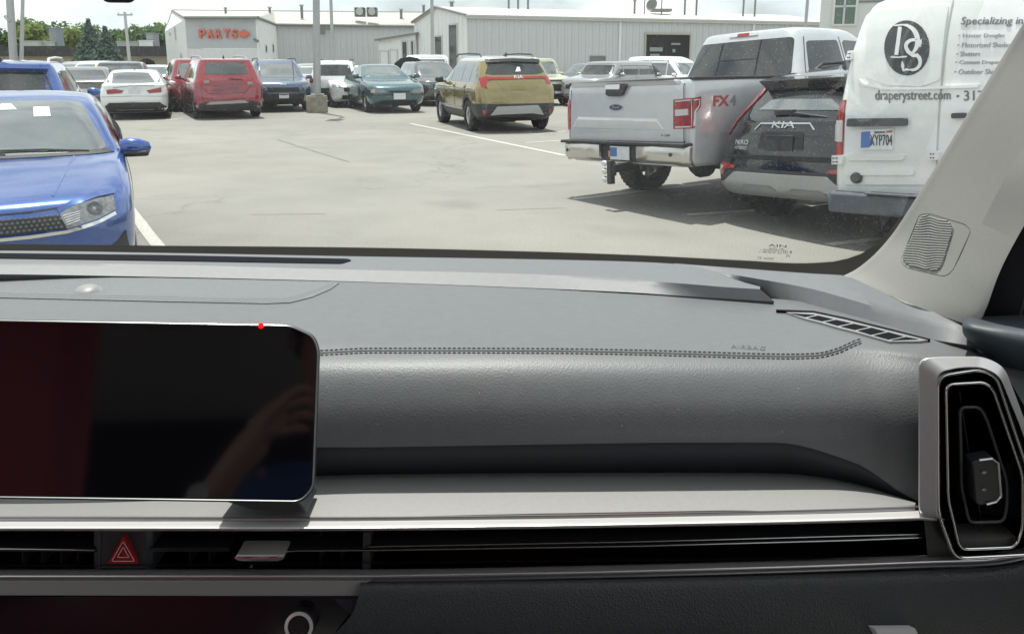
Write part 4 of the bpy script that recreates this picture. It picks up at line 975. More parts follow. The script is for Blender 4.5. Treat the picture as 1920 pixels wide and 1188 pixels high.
# ---- black crossover ----------------------------------------------
black_p = paint('paint_black', (.006,.007,.010), .16, .1, 1.5)
def build_crossover():
    L = 4.42
    pf = suv(L, 1.64, 1.57, .98, rrake=1.3); pf[0] = (.31,.35,L-.20,.76,.3,.16,.08,.05); pf[1] = (.40,.09,L-.04,.80,.34,.17,.10,.05); pf[2] = (.54,.02,L,.815,.38,.18,.13,.06); pf[10] = (1.49,)+pf[10][1:2]+(L-.55,)+pf[10][3:]; pf[11] = (1.565,)+pf[11][1:2]+(L-1.0,)+pf[11][3:]; pf[12] = (1.62,pf[12][1],L-1.5)+pf[12][3:]; pf[13] = (1.645,pf[13][1],L-1.9)+pf[13][3:]; pf[3] = pf[3][:5]+(.19,)+pf[3][6:]; pf[4] = pf[4][:5]+(.2,)+pf[4][6:]
    c = Car('black_crossover', 'glossy black crossover with silver rear skid plate between pickup and white van', 'car', L, pf, (2.50,7.40), 56, black_p, (.93,L-.85,.345,.81), .97, roll=-3.5, lift=.02)
    c.put_wheels(rim_dark, 5, .225)
    c.side_glass(1.03,1.42,[1.9,2.75,3.45]); c.ends_glass((1.08,1.42),None)
    c.wp('rear_window', [(1449,186),(1560,186),(1585,207),(1424,206)], 'rear', glass_lt, off=.006, thick=.01)
    c.band('bumper_cladding', .32, .60, .012, blackpl, L-.75, None)
    c.band('sill_cladding', .32, .45, .01, blackpl, .2, L-.75)
    # roof spoiler
    p = c.at_z(1.48); w = p[3]-.03; y = L/2-p[2]
    sp = MB(); sp.add([(-w,y+.12,1.505),(w,y+.12,1.505),(w-.06,y-.20,1.465),(-w+.06,y-.20,1.465),(-w+.04,y+.06,1.33),(w-.04,y+.06,1.33),(w-.13,y-.15,1.37),(-w+.13,y-.15,1.37)],
        [(0,1,2,3),(3,2,6,7),(4,7,6,5),(0,3,7,4),(1,5,6,2)]); sp.obj('spoiler', black_p, c.root, .4, .012)
    # boomerang tail lamps on the rear corners
    for sx in (-1,1):
        hw_ = lambda zz: c.at_z(zz)[3]
        h = c.wrap('tail_light', [(sx*(hw_(1.40)-.15),1.40),(sx*(hw_(1.40)-.06),1.40),(sx*(hw_(1.05)-.02),1.05),(sx*(hw_(.92)-.015),.92),(sx*(hw_(.95)-.09),.93),(sx*(hw_(1.05)-.12),1.06)], 'rear', red_lens, .016, .03, .04)
        h2 = c.wrap('bumper_light', [(sx*.54,.625),(sx*.66,.64),(sx*.80,.655),(sx*.80,.52),(sx*.71,.52),(sx*.66,.59),(sx*.54,.60)], 'rear', red_lens, .022, .02, .05)
        c.wrap('reverse_light', [(sx*.69,.615),(sx*.78,.63),(sx*.78,.555),(sx*.73,.555)], 'rear', white_lens, .028, .012, .05, parent=h2)
    c.wrap('skid_plate', [(-.80,.45),(-.80,.40),(-.72,.335),(.72,.335),(.80,.40),(.80,.45),(.68,.46),(.53,.565),(-.53,.565),(-.68,.46)], 'rear', skid, .03, .03, .06, .02)
    c.wrap('skid_slot', [(-.46,.41),(-.40,.445),(-.08,.445),(-.02,.41)], 'rear', M('skid_shade', (.26,.27,.27), .5, metal=.4), .036, .006, .06)
    c.wrap('skid_slot', [(.10,.40),(.16,.435),(.46,.435),(.52,.40)], 'rear', M('skid_shade', (.26,.27,.27), .5, metal=.4), .036, .006, .06)
    c.band('underside', .312, .34, .004, under_m, L-.6, None)
    c.strip('hatch_gap', [(-.76,.70),(.76,.70)], 'rear', gap_m, .014, .006)
    c.strip('hatch_trim', [(-.62,.725),(.62,.725)], 'rear', gap_m, .03, .008)
    pr_ = c.wrap('plate_recess', [(-.26,.80),(.26,.80),(.24,.97),(-.24,.97)], 'rear', M('recess_black', (.010,.011,.012), .4), .008, .01, .06, .02)
    c.strip('recess_trim', [(-.34,.985),(-.28,1.045),(.28,1.045),(.34,.985)], 'rear', M('badge_silver', (.6,.6,.62), .25, metal=.9), .012, .012)
    c.plate(.0,.86,'rear',mat=M('plate_dark', (.035,.038,.045), .5))
    c.text('KIA', -.13, 1.005, .26, .062, 'rear', M('badge_silver', (.6,.6,.62), .25, metal=.9), 'badge', .016, .95)
    (x0,z0),(x1,z1) = c.P([(1380,270),(1402,262)]); c.text('NIRO', x0, z0, .18, .045, 'rear', M('badge_silver', (.6,.6,.62), .25, metal=.9), 'badge', .012); c.text('HYBRID', x0, z0-.05, .17, .03, 'rear', M('badge_silver', (.6,.6,.62), .25, metal=.9), 'badge', .012)
    wv = MB(); h,_,_ = c.prj(0,1.16,'rear'); wv.tube([h+Vector((0,-.03,-.02)),h+Vector((.16,-.05,-.03)),h+Vector((.42,-.035,-.06))], [.02,.014,.008], 8); wv.box(tuple(h+Vector((-.05,-.03,-.01))),(.22,.05,.05)); wv.obj('rear_wiper', blackpl, c.root, .6, .005)
    c.fin(L-1.1,1.57,black_p); c.rails(1.9,L-1.25,.50,1.60,blackpl); c.mirror(1.45,1.05,.81,black_p)
    return c
crossover = build_crossover()

# ---- white delivery van --------------------------------------------
white_p = paint('paint_white', (.74,.76,.75), .3, .0)
def build_van():
    L = 5.2; U = L; w = .85
    pf = [(.47,.35,U-.10,w-.06,.3,.15,.1,.02),(.52,.10,U-.05,w-.03,.35,.14,.15,.02),(.60,.02,U-.03,w,.4,.14,.15,.02),(.95,.0,U-.02,w,.4,.14,.15,.02),(1.10,.10,U-.02,w,.4,.14,.15,.02),(1.20,.45,U-.02,w-.01,.4,.14,.13,.02),
          (1.28,1.0,U-.02,w-.02,.35,.14,.1,.02),(1.38,1.3,U-.03,w-.035,.3,.15,.1,.02),(1.75,1.75,U-.07,w-.085,.28,.17,.08,.03),(2.02,2.15,U-.14,w-.15,.28,.2,.07,.04),(2.12,2.5,U-.22,w-.24,.25,.22,.06,.04),(2.16,3.0,U-.6,w-.5,.2,.2,.04,.03)]
    c = Car('delivery_van', 'white cargo van with dark round monogram and web address on its rear doors', 'van', L, pf, (3.02,5.62), 56, white_p, (1.0,U-1.05,.35,.83), .98, roll=-4.4, lift=.03, group=None)
    c.put_wheels(rim_m, 5, .25)
    grey_let = M('lettering_grey', (.17,.18,.19), .6); lt_let = M('lettering_light', (.36,.37,.38), .6)
    ld = c.wp('rear_door', [(1601,30),(1624,14),(1789,-2),(1757,290),(1755,346),(1585,346),(1588,210)], 'rear', white_p, off=.016, thick=.02, step=.12, label='left rear door with monogram and number plate')
    rd = c.wp('rear_door', [(1794,-3),(1990,-20),(1985,346),(1759,346),(1762,290)], 'rear', white_p, off=.016, thick=.02, step=.12, label='right rear door with service list')
    # raised pressings on the doors
    def pressing(pts, par, dp=.012):
        c.wp('door_pressing', pts, 'rear', white_p, off=.016+dp, thick=dp, step=.10, rnd=.03, parent=par)
    pressing([(1632,40),(1650,22),(1783,10),(1767,150),(1730,163),(1668,160),(1628,145)], ld, .014)
    pressing([(1598,196),(1722,196),(1716,222),(1596,222)], ld, -.0)
    c.strip('door_crease', c.P([(1614,151),(1622,158),(1665,166),(1720,166),(1838,162)]), 'rear', white_p, .02, .034, parent=ld)
    pressing([(1598,288),(1702,288),(1698,300),(1592,300)], ld, .02)
    pressing([(1590,322),(1712,322),(1716,316),(1718,328),(1590,328)], ld, .014)
    # monogram
    ov = c.wp('monogram_disc', [(1705+42*math.cos(a),91+51*math.sin(a)) for a in [i/36*math.tau for i in range(36)]], 'rear', M('monogram_dark', (.055,.06,.065), .5), off=.036, thick=.004, step=.06, parent=ld)
    wl = M('monogram_white', (.72,.74,.74), .5)
    def band_(pts, ws, name='monogram_letter'):
        P = [Vector(p) for p in pts]; a, b = [], []
        for i,p in enumerate(P):
            t = (P[min(i+1,len(P)-1)]-P[max(i-1,0)]).normalized(); nn = Vector((-t.y,t.x))*ws[i]/2; a.append(p+nn); b.append(p-nn)
        c.wp(name, [tuple(q) for q in a+b[::-1]], 'rear', wl, off=.0395, thick=.003, step=.05, parent=ov)
    def arc(cx,cy,rx,ry,a0,a1,n): return [(cx+rx*math.cos(R(a0+(a1-a0)*i/n)), cy+ry*math.sin(R(a0+(a1-a0)*i/n))) for i in range(n+1)]
    band_([(1693,52),(1690,76),(1686,104)], [7,7,7])                                   # D stem
    band_([(1676,108),(1690,108.5),(1706,107)], [2.6,2.6,2.6]); band_([(1682,50),(1695,48.5),(1708,48)], [2.6,3,2.6])
    d_ = arc(1700,78,26,29,-90,62,14); band_(d_, [2.6]+[3+6*math.sin(math.pi*i/14) for i in range(1,14)]+[4])
    s_ = arc(1719,88,15,12,-25,-190,9)+[(1708,98),(1718,105)]+arc(1716,117,15,15,-55,110,8)
    band_(s_, [2.5]+[4+3*math.sin(math.pi*i/len(s_)) for i in range(1,len(s_)-1)]+[2.5])
    band_([(1733,75),(1731.5,82),(1730,90)], [1.5,4,1.5]); band_([(1697,116),(1698,124),(1699,134)], [1.5,6,2]); band_([(1699,134),(1704,131),(1712,132)], [2,4,2])
    def put(txt, x0, y0, x1, y1, m=grey_let, par=None, off=.038, shear=0.):
        (a,z0),(b,z1) = c.P([(x0,y0),(x1,y1)]); (_,zb) = c.P([(x1,y0)])[0]
        v, f = text_mesh(txt, 1, 1., shear); bx = bounds(v); px_ = []
        q = [Vector((x0,y0)),Vector((x1,y0-1)),Vector((x1,y1)),Vector((x0,y1))]
        pts = c.P([tuple(q[0].lerp(q[1],(p.x-bx[0])/(bx[1]-bx[0])).lerp(q[3].lerp(q[2],(p.x-bx[0])/(bx[1]-bx[0])),(p.y-bx[2])/(bx[3]-bx[2]))) for p in v], 'rear')
        V = [c.prj(x,zz,'rear')[0]+Vector((0,-off,0)) for x,zz in pts]
        B = [p+Vector((0,.004,0)) for p in V]
        V, F = skirt(V, f, B); return obj('lettering', V, F, m, par or ld, 0)
    put('draperystreet.com', 1644,193.5,1785,169, off=.024)
    put('\u2022', 1796,183,1801,178, par=rd, off=.022); put('317', 1810,189,1848,170, par=rd, off=.022)
    put('Specializing in', 1804,51,1921,32, par=rd, off=.022, m=grey_let, shear=.25)
    for i,(t,wd) in enumerate((('Hunter Douglas',86),('Motorized Shades',100),('Shutters',44),('Custom Drapery',90),('Outdoor Shades',92))):
        put('\u2022 '+t, 1800-i*2, 73+i*16.7, 1800-i*2+wd, 63+i*16.7, lt_let, rd, .022, .2)
    c.wp('door_handle', [(1597,222),(1705,221),(1705,236),(1595,237)], 'rear', M('handle_grey', (.075,.08,.085), .5), off=.06, thick=.05, rnd=.015, parent=ld)
    c.wp('door_handle', [(1790,212),(1815,211),(1815,221),(1790,222)], 'rear', M('handle_grey', (.075,.08,.085), .5), off=.05, thick=.04, rnd=.012, parent=rd)
    pl = c.wp('number_plate', [(1618,244),(1680,241),(1679,280),(1617,280)], 'rear', plate_m, off=.034, thick=.012, step=.08, rnd=.01, parent=ld)
    c.wp('plate_print', [(1620,247),(1637,246),(1635,257),(1644,268),(1634,276),(1619,277)], 'rear', M('plate_blue', (.08,.16,.42), .5), off=.037, thick=.002, parent=pl)
    c.wp('plate_print', [(1667,245),(1678,244),(1678,248),(1667,249)], 'rear', M('plate_red', (.45,.10,.06), .5), off=.037, thick=.002, parent=pl)
    put('XYP704', 1636,273,1678,252, M('plate_ink', (.05,.05,.06), .6), pl, .039)
    put('INDIANA', 1645,250,1665,246, M('plate_ink', (.05,.05,.06), .6), pl, .039)
    lk = MB(); h,_,_ = c.prj(*c.P([(1610,333)])[0],'rear'); lk.lathe(h+Vector((0,-.01,0)),(0,-1,0),[(.045,0),(.045,.03),(.035,.05),(0,.05)],18); lk.obj('door_lock', M('handle_grey', (.075,.08,.085), .5), ld, .6)
    for (x,y) in ((1595,106),(1577,300),(1757,292)):
        hh = c.wp('door_hinge', [(x-11,y-9),(x+10,y-10),(x+9,y+7),(x-12,y+8)], 'rear', white_p, off=.05, thick=.045, rnd=.01)
        for dx in (-5,0):
            for dy in (-4,3): c.wp('hinge_bolt', [(x+dx+1.3*math.cos(a),y+dy+1.3*math.sin(a)) for a in (0,1.05,2.1,3.14,4.2,5.2)], 'rear', blackpl, off=.054, thick=.006, parent=hh)
    tl = c.wrap('tail_light', [(-.835,.86),(-.735,.86),(-.72,1.36),(-.83,1.36)], 'rear', red_lens, .014, .02, .05)
    z0 = .99; c.wrap('reverse_light', [(-.832,1.03),(-.732,1.03),(-.728,1.20),(-.828,1.20)], 'rear', white_lens, .020, .014, .05, parent=tl)
    c.wrap('tail_light', [(.79,.86),(.72,.86),(.70,1.36),(.77,1.36)], 'rear', red_lens, .014, .02, .05)
    bm = MB(); 
    bp = [(-.85,.24),(-.85,.02),(-.77,-.09),(.77,-.09),(.85,.02),(.85,.24)]
    bm.prism([Vector((x,-L/2+y,.475)) for x,y in bp], (0,0,.16)); bm.obj('rear_bumper', M('bumper_grey', (.075,.085,.105), .55, noise=(12,.2)), c.root, .6, .02)
    MB().box((.1,-L/2-.06,.643),(1.1,.12,.012)).obj('bumper_step', M('bumper_grey', (.075,.085,.105), .55), c.root, .6, .003)
    c.ends_glass((1.42,1.95)); c.mirror(1.6,1.4,.85,blackpl)
    return c
van = build_van()

# ---- blue sedan facing us on the left --------------------------------
blue_p = paint('paint_blue', (.022,.082,.32), .18, .45)
def build_blue():
    L = 4.64
    pf = [(.17,.30,L-.30,.76,.3,.3,.10,.06),(.24,.08,L-.08,.84,.38,.30,.16,.09),(.42,.0,L,.885,.42,.32,.22,.11),(.60,.0,L-.01,.90,.44,.32,.24,.11),
          (.70,.05,L-.05,.90,.46,.30,.25,.10),(.78,.14,L-.07,.895,.46,.30,.25,.10),(.86,.42,L-.08,.885,.45,.30,.20,.10),(.93,.80,L-.08,.87,.42,.30,.15,.10),(.975,1.13,L-.08,.85,.36,.30,.13,.10),
          (1.02,1.26,L-.10,.83,.30,.30,.12,.10),(1.07,1.37,L-.35,.80,.27,.28,.11,.09),(1.26,1.78,L-1.0,.715,.26,.26,.10,.08),(1.37,2.08,L-1.35,.645,.26,.24,.08,.06),(1.415,2.30,L-1.6,.55,.24,.22,.06,.04),(1.44,2.5,L-1.85,.25,.1,.1,.02,.02)]
    c = Car('sedan', 'bright blue sedan facing the camera with a white paper on its windscreen', 'car', L, pf, (-3.20,4.72), 154, blue_p, (.92,L-.95,.325,.85), .94, at_='front', group=None, sub=4)
    c.put_wheels(rim_m, 5, .21)
    z0,z1 = 1.0,1.365; a_,b_ = c.at_z(z0)[3]-.085, c.at_z(z1)[3]-.085
    c.wrap('windscreen', [(-a_,z0),(-a_*.5,z0-.012),(a_*.5,z0-.012),(a_,z0),(b_,z1-.01),(b_*.5,z1),(-b_*.5,z1),(-b_,z1-.01)], 'front', glass_lt, .012, .02, .045, .05)
    c.ends_glass(None,(1.10,1.36)); c.side_glass(1.03,1.33,[2.25,3.15])
    pa = c.wrap('windscreen_paper', [(-.345,1.245),(-.225,1.245),(-.215,1.315),(-.33,1.315)], 'front', M('paper', (.75,.77,.74), .7), .016, .003, .05); 
    c.wrap('mirror_base', [(.07,1.30),(-.10,1.30),(-.05,1.345),(.02,1.345)], 'front', M('sensor_pale', (.55,.6,.58), .4), .015, .003, .05)
    c.wrap('cowl', [(-.80,.975),(.80,.975),(.75,1.005),(-.75,1.005)], 'front', blackpl, .007, .01, .06)
    for k,(x0,x1) in enumerate(((-.05,.62),(-.62,.0))):
        a,_,_ = c.prj(x0,1.0,'front'); b,_,_ = c.prj(x1,1.02,'front'); MB().tube([a+Vector((0,.03,.0)),(a+b)/2+Vector((0,.035,.015)),b+Vector((0,.03,.01))], .009, 6).obj('wiper', blackpl, c.root)
    # nose: bonnet edge line, grille band, headlamps, lower chin
    c.strip('bonnet_gap', [(-.72,.775),(-.5,.735),(-.25,.722),(.25,.722),(.5,.735),(.72,.775)], 'front', gap_m, .008, .004)
    def px_both(pts): p = c.P(pts,'front'); return p, [(-x,z) for x,z in p]
    G = c.P([(0,412),(17,406),(110,403),(126,428),(57,436),(0,434)],'front'); e = min(x for x,z in G)
    zt, zb_ = max(z for x,z in G), min(z for x,z in G)
    gl_ = [p for p in G if True]
    gp2 = c.P([(110,403),(126,428),(57,436)],'front')
    gpoly = [gp2[2], gp2[1], gp2[0]]; gpoly = gpoly+[(-x,z) for x,z in reversed(gpoly)]
    gr = c.wrap('grille', gpoly, 'front', M('grille_black', (.016,.017,.018), .4), .008, .02, .05)
    gm = MB(); xm = abs(gp2[1][0])
    for i in range(30):
        for j in range(4):
            xx = -xm*.93+i*xm*.064+(j%2)*xm*.032; zz = gp2[1][1]+.012+j*.024
            if abs(xx) < xm*.95: h,nn,d = c.prj(xx,zz,'front'); gm.lathe(h+nn*.010, nn, [(.011,0),(.005,.004),(0,.002)], 4)
    gm.obj('grille_mesh', M('grille_dot', (.10,.105,.11), .35), gr, 0)
    ch = c.P([(57,444),(126,434),(186,415),(216,399)],'front')
    cl = [(-x,z) for x,z in ch]; whole = cl[::-1]+ch if cl[0][0] > ch[0][0] else ch[::-1]+cl
    c.strip('grille_trim', sorted(ch+cl), 'front', chrome, .022, .014)
    lo_ = c.P([(111.6,400.5),(137,385),(183,372),(212,367.5),(216,392),(186,409),(126,429)],'front')
    br_ = c.P([(109,396),(137,380),(183,364),(214,357)],'front'); lc_ = c.P([(177,391)],'front')[0]; fn = [c.P([(118+2*i,405+4*i),(150,396+4*i)],'front') for i in range(5)]
    for mir in (1,-1):
        sx = mir*(1 if lo_[0][0] > 0 else -1); mm = lambda pts: [(mir*x,z) for x,z in pts]
        h = c.wrap('headlight', mm(lo_), 'front', lamp_clear, .010, .015, .035, rnd=.008)
        hh,nn,d = c.prj(mir*lc_[0],lc_[1],'front'); MB().lathe(hh+nn*.006,nn,[(.052,.0),(.052,.008),(.042,.012),(.036,.006),(0,.002)],20).obj('lamp_lens', M('lens_dark', (.05,.055,.06), .1, coat=1), h, .6)
        for q in fn: c.strip('lamp_fin', mm(q), 'front', chrome, .005, .013, parent=h)
        c.strip('lamp_brow', mm(br_), 'front', blue_p, .03, .012)
        c.wrap('fog_recess', [(sx*.62,.36),(sx*.84,.40),(sx*.83,.52),(sx*.78,.47)], 'front', blackpl, .006, .01, .05)
        c.strip('door_gap', [(1.52,.40),(1.50,.95)], 'left' if sx < 0 else 'right', gap_m, .008, .003)
    c.strip('bonnet_crease', [(-.40,.80),(-.46,.90),(-.52,.97)], 'front', blue_p, .02, .006); c.strip('bonnet_crease', [(.40,.80),(.46,.90),(.52,.97)], 'front', blue_p, .02, .006)
    c.band('lower_grille', .26, .38, .004, blackpl, None, .25)
    c.mirror(1.45, 1.0, .835, blue_p, sz=(.24,.12,.15))
    for sx in (-1,1): MB().box((sx*.96,L/2-1.44,.945),(.20,.13,.05)).obj('mirror_base', blackpl, c.root, .6, .02)
    return c
sedan_blue = build_blue()
# ---- gold crossover ------------------------------------------------
gold_p = paint('paint_gold', (.26,.195,.058), .22, .4); roof_sky_p = paint('paint_roof_sky', (.55,.58,.60), .25, .3)
def lamp(c, name, pts, axis, mat, **k): return c.wp(name, pts, axis, mat, off=.012, thick=.02, step=.06, **k)
def build_gold():
    L = 4.38; pf = suv(L, 1.80, 1.63, 1.0, rrake=1.0)
    c = Car('gold_crossover', 'gold crossover with roof painted as sky reflection and full-width red light bar seen from behind', 'car', L, pf, (.16,18.3), -18.6, gold_p, (.90,L-.86,.345,.90), 1.065, group=None)
    c.put_wheels(rim_m, 5, .225)
    c.side_glass(1.06,1.46,[1.95,2.85,3.50],glass_lt)
    c.band('roof_skin', 1.50, 1.62, .006, roof_sky_p)  # sky reflection on the dark roof, painted as pale silver
    c.wp('rear_window', [(910,139),(917,112),(1013.5,110),(1020,135),(1005,139),(925,140)], 'rear', glass_m, off=.008, thick=.01)
    c.strip('spoiler', [(-.60,1.50),(0,1.52),(.60,1.50)], 'rear', blackpl, .07, .05)
    for pts in ([(897,147),(911,143),(927,146),(926,149),(912,153),(913,167),(902,163)],[(1015,146),(1034,142),(1033,157),(1024,156),(1022,149)]): lamp(c,'tail_light',pts,'rear',red_lens)
    bar_ = c.wp('light_bar', [(911,145.5),(1030,143),(1030,147),(912,150)], 'rear', red_lens, off=.016, thick=.012)
    p0 = c.P([(964,147),(981,141)]); c.text('KIA', p0[0][0], p0[0][1], .20, .065, 'rear', M('badge_white', (.75,.75,.74), .3, metal=.3), 'badge', .024, parent=bar_)
    c.wp('tailgate_recess_shade', [(932,155),(1014,152),(1006,170),(945,171)], 'rear', paint('paint_gold_recess_shade', (.22,.17,.045), .3, .4), off=.004, thick=.004)  # recess shade put into a darker gold patch
    c.wp('plate_field', [(957,157),(985,156),(984,168),(958,169)], 'rear', M('plate_bare', (.24,.20,.07), .5), off=.010, thick=.004)
    for px_,py_ in ((915,174),(1016,172)): pass
    c.band('bumper_cladding', .27, .62, .014, blackpl, L-.55, None)
    c.band('sill_cladding', .25, .44, .012, blackpl, .15, L-.5)
    c.wp('skid_plate', [(919,216),(932,200),(1008,197),(1019,215),(1000,212),(940,214)], 'rear', skid, off=.03, thick=.02, step=.06)
    for sx in (-1,1): c.wrap('reflector', [(sx*.70,.50),(sx*.78,.50),(sx*.76,.40),(sx*.71,.40)], 'rear', red_lens, .022, .02)
    for sx in (-1,1): c.wrap('bumper_insert', [(sx*.68,.62),(sx*.80,.60),(sx*.78,.52),(sx*.70,.52)], 'rear', M('recess_grey', (.09,.095,.10), .4, metal=.4), .02, .02)
    for sd_ in ('left','right'):
        for u in (.90,L-.86):
            o = [(u+.455*math.cos(a),.345+.455*math.sin(a)) for a in [math.pi*i/14 for i in range(15)]]; q = [(u+.385*math.cos(a),.345+.385*math.sin(a)) for a in [math.pi*i/14 for i in range(14,-1,-1)]]
            c.wrap('arch_trim', o+q, sd_, blackpl, .012, .03, .08)
        for u in (1.42,2.42,3.30): c.strip('door_gap', [(u,.46),(u+.02,1.02)], sd_, gap_m, .010, .004)
        for u in (2.20,3.10): c.strip('door_handle', [(u,.95),(u+.2,.955)], sd_, gold_p, .03, .03)
        c.wrap('side_trim', [(1.0,.47),(3.0,.47),(3.0,.52),(1.0,.50)], sd_, skid, .014, .01)
    c.mirror(1.40,1.08,.89,blackpl); c.rails(1.55,L-.75,.60,1.615,blackpl); c.fin(L-.95,1.62)
    p = c.prj(.22,1.16,'rear')[0]; c.wp('window_sticker', [(966,135),(976,134),(974,126),(969,126)], 'rear', M('paper', (.75,.77,.74), .7), off=.014, thick=.003)
    MB().lathe((0,-L/2+.8,.30),(1,0,0),[(0,-.2),(.12,-.18),(.12,.18),(0,.2)],12).obj('rear_axle', under_m, c.root)
    MB().box((0,0,.28),(1.3,3.4,.12)).obj('floor_pan', under_m, c.root, 0)
    return c
build_gold()

# ---- white sedan from behind ----------------------------------------
def build_white_sedan():
    L = 4.85; pf = sedan(L, 1.86, 1.46, .90, 1.05)
    c = Car('white_sedan', 'white sedan with chrome-rimmed black rear valance seen from behind', 'car', L, pf, (-10.45,22.4), -22, white_p, (.95,L-1.0,.33,.91), .935)
    c.put_wheels(rim_m,5,.22); c.side_glass(1.06,1.36,[2.2,3.2])
    c.wp('rear_window', [(209,157),(212,137),(245,135),(278,136.6),(291,154),(250,157)], 'rear', M('glass_grey', (.05,.06,.06), .05, spec=.8, coat=.8), off=.008, thick=.01)
    lamp(c,'tail_light',[(199.5,169),(216,167),(232,170),(228,175),(201,177)],'rear',red_lens); lamp(c,'tail_light',[(274,170),(302,164),(303,173),(280,175)],'rear',red_lens)
    c.strip('deck_line', c.P([(212,165),(245,161),(290,161)]), 'rear', gap_m, .012, .006)
    c.plate(.02,.83,'rear'); c.wp('badge', [(248,161),(256,161),(256,163.5),(248,163.5)], 'rear', M('badge_silver', (.6,.6,.62), .25, metal=.9), off=.012)
    c.wrap('rear_valance', [(-.86,.22),(-.86,.38),(-.68,.52),(.68,.52),(.86,.38),(.86,.22)], 'rear', M('valance_black', (.028,.03,.03), .6), .012, .02, .08)
    c.strip('chrome_line', [(-.84,.40),(-.68,.525),(.68,.525),(.84,.40)], 'rear', chrome, .022, .02)
    c.strip('valance_slot', [(-.5,.30),(.5,.30)], 'rear', skid, .015, .02)
    c.strip('bumper_gap', [(-.88,.68),(0,.70),(.88,.68)], 'rear', gap_m, .008, .004)
    c.mirror(1.65,1.0,.92,white_p); c.fin(L-1.75,1.425); c.ends_glass((1.02,1.36)); MB().box((0,0,.22),(1.4,3.6,.1)).obj('floor_pan', under_m, c.root, 0)
build_white_sedan()

# ---- red wagon from behind ------------------------------------------
red_p = paint('paint_red', (.27,.014,.028), .22, .35)
def build_red():
    L = 4.88; pf = suv(L, 1.86, 1.70, 1.05, rrake=.8)
    c = Car('red_wagon', 'red seven-seat wagon with roof rails seen from behind', 'car', L, pf, (-7.85,22.6), -27, red_p, (.95,L-1.02,.36,.92), 1.0)
    c.put_wheels(rim_m,5,.225); c.side_glass(1.12,1.53,[2.0,2.95,3.95],glass_lt)
    c.wp('rear_window', [(384,139),(386,119),(420,117),(457,117),(464,138),(424,140)], 'rear', M('glass_grey', (.05,.06,.06), .05, spec=.8, coat=.8), off=.008, thick=.01)
    for pts in ([(373,147),(397,149),(398,160),(373,161)],[(455,149),(475,146),(475,156),(456,158)]):
        h = lamp(c,'tail_light',pts,'rear',red_lens); 
        x0,y0 = pts[0]; c.wp('reverse_light', [(x0+9,y0+4.5),(x0+19,y0+4.5),(x0+19,y0+9.5),(x0+9,y0+10)], 'rear', lamp_clear, off=.018, thick=.006, parent=h)
    c.wp('tailgate_recess_shade', [(397,152),(455,151),(452,174),(400,176)], 'rear', paint('paint_red_recess_shade', (.19,.010,.02), .3, .35), off=.006, thick=.004)  # darker red patch carries the shade of the recess
    c.strip('hatch_gap', c.P([(376,163),(392,176),(458,174),(472,160)]), 'rear', gap_m, .012, .005)
    c.wrap('bumper_lower', [(-.86,.26),(-.82,.44),(-.6,.50),(.6,.50),(.82,.44),(.86,.26)], 'rear', blackpl, .012, .02, .08)
    c.wp('skid_strip', [(386,196),(394,191),(458,188),(467,192),(458,193),(394,196)], 'rear', skid, off=.03, thick=.02)
    c.band('sill_cladding', .25, .36, .012, blackpl, .2, L-.6)
    c.fin(L-.9,1.69); c.rails(1.5,L-.8,.62,1.69); c.mirror(1.45,1.12,.92,red_p); c.ends_glass((1.18,1.56))
    wv = c.prj(0,1.13,'rear')[0]; MB().tube([wv+Vector((0,-.03,0)),wv+Vector((.35,-.035,-.03))], .012, 6).obj('rear_wiper', blackpl, c.root)
    for sd_ in ('left','right'):
        for u in (1.5,2.5,3.5): c.strip('door_gap', [(u,.40),(u+.02,1.08)], sd_, gap_m, .010, .004)
    MB().box((0,0,.27),(1.4,3.8,.12)).obj('floor_pan', under_m, c.root, 0)
build_red()

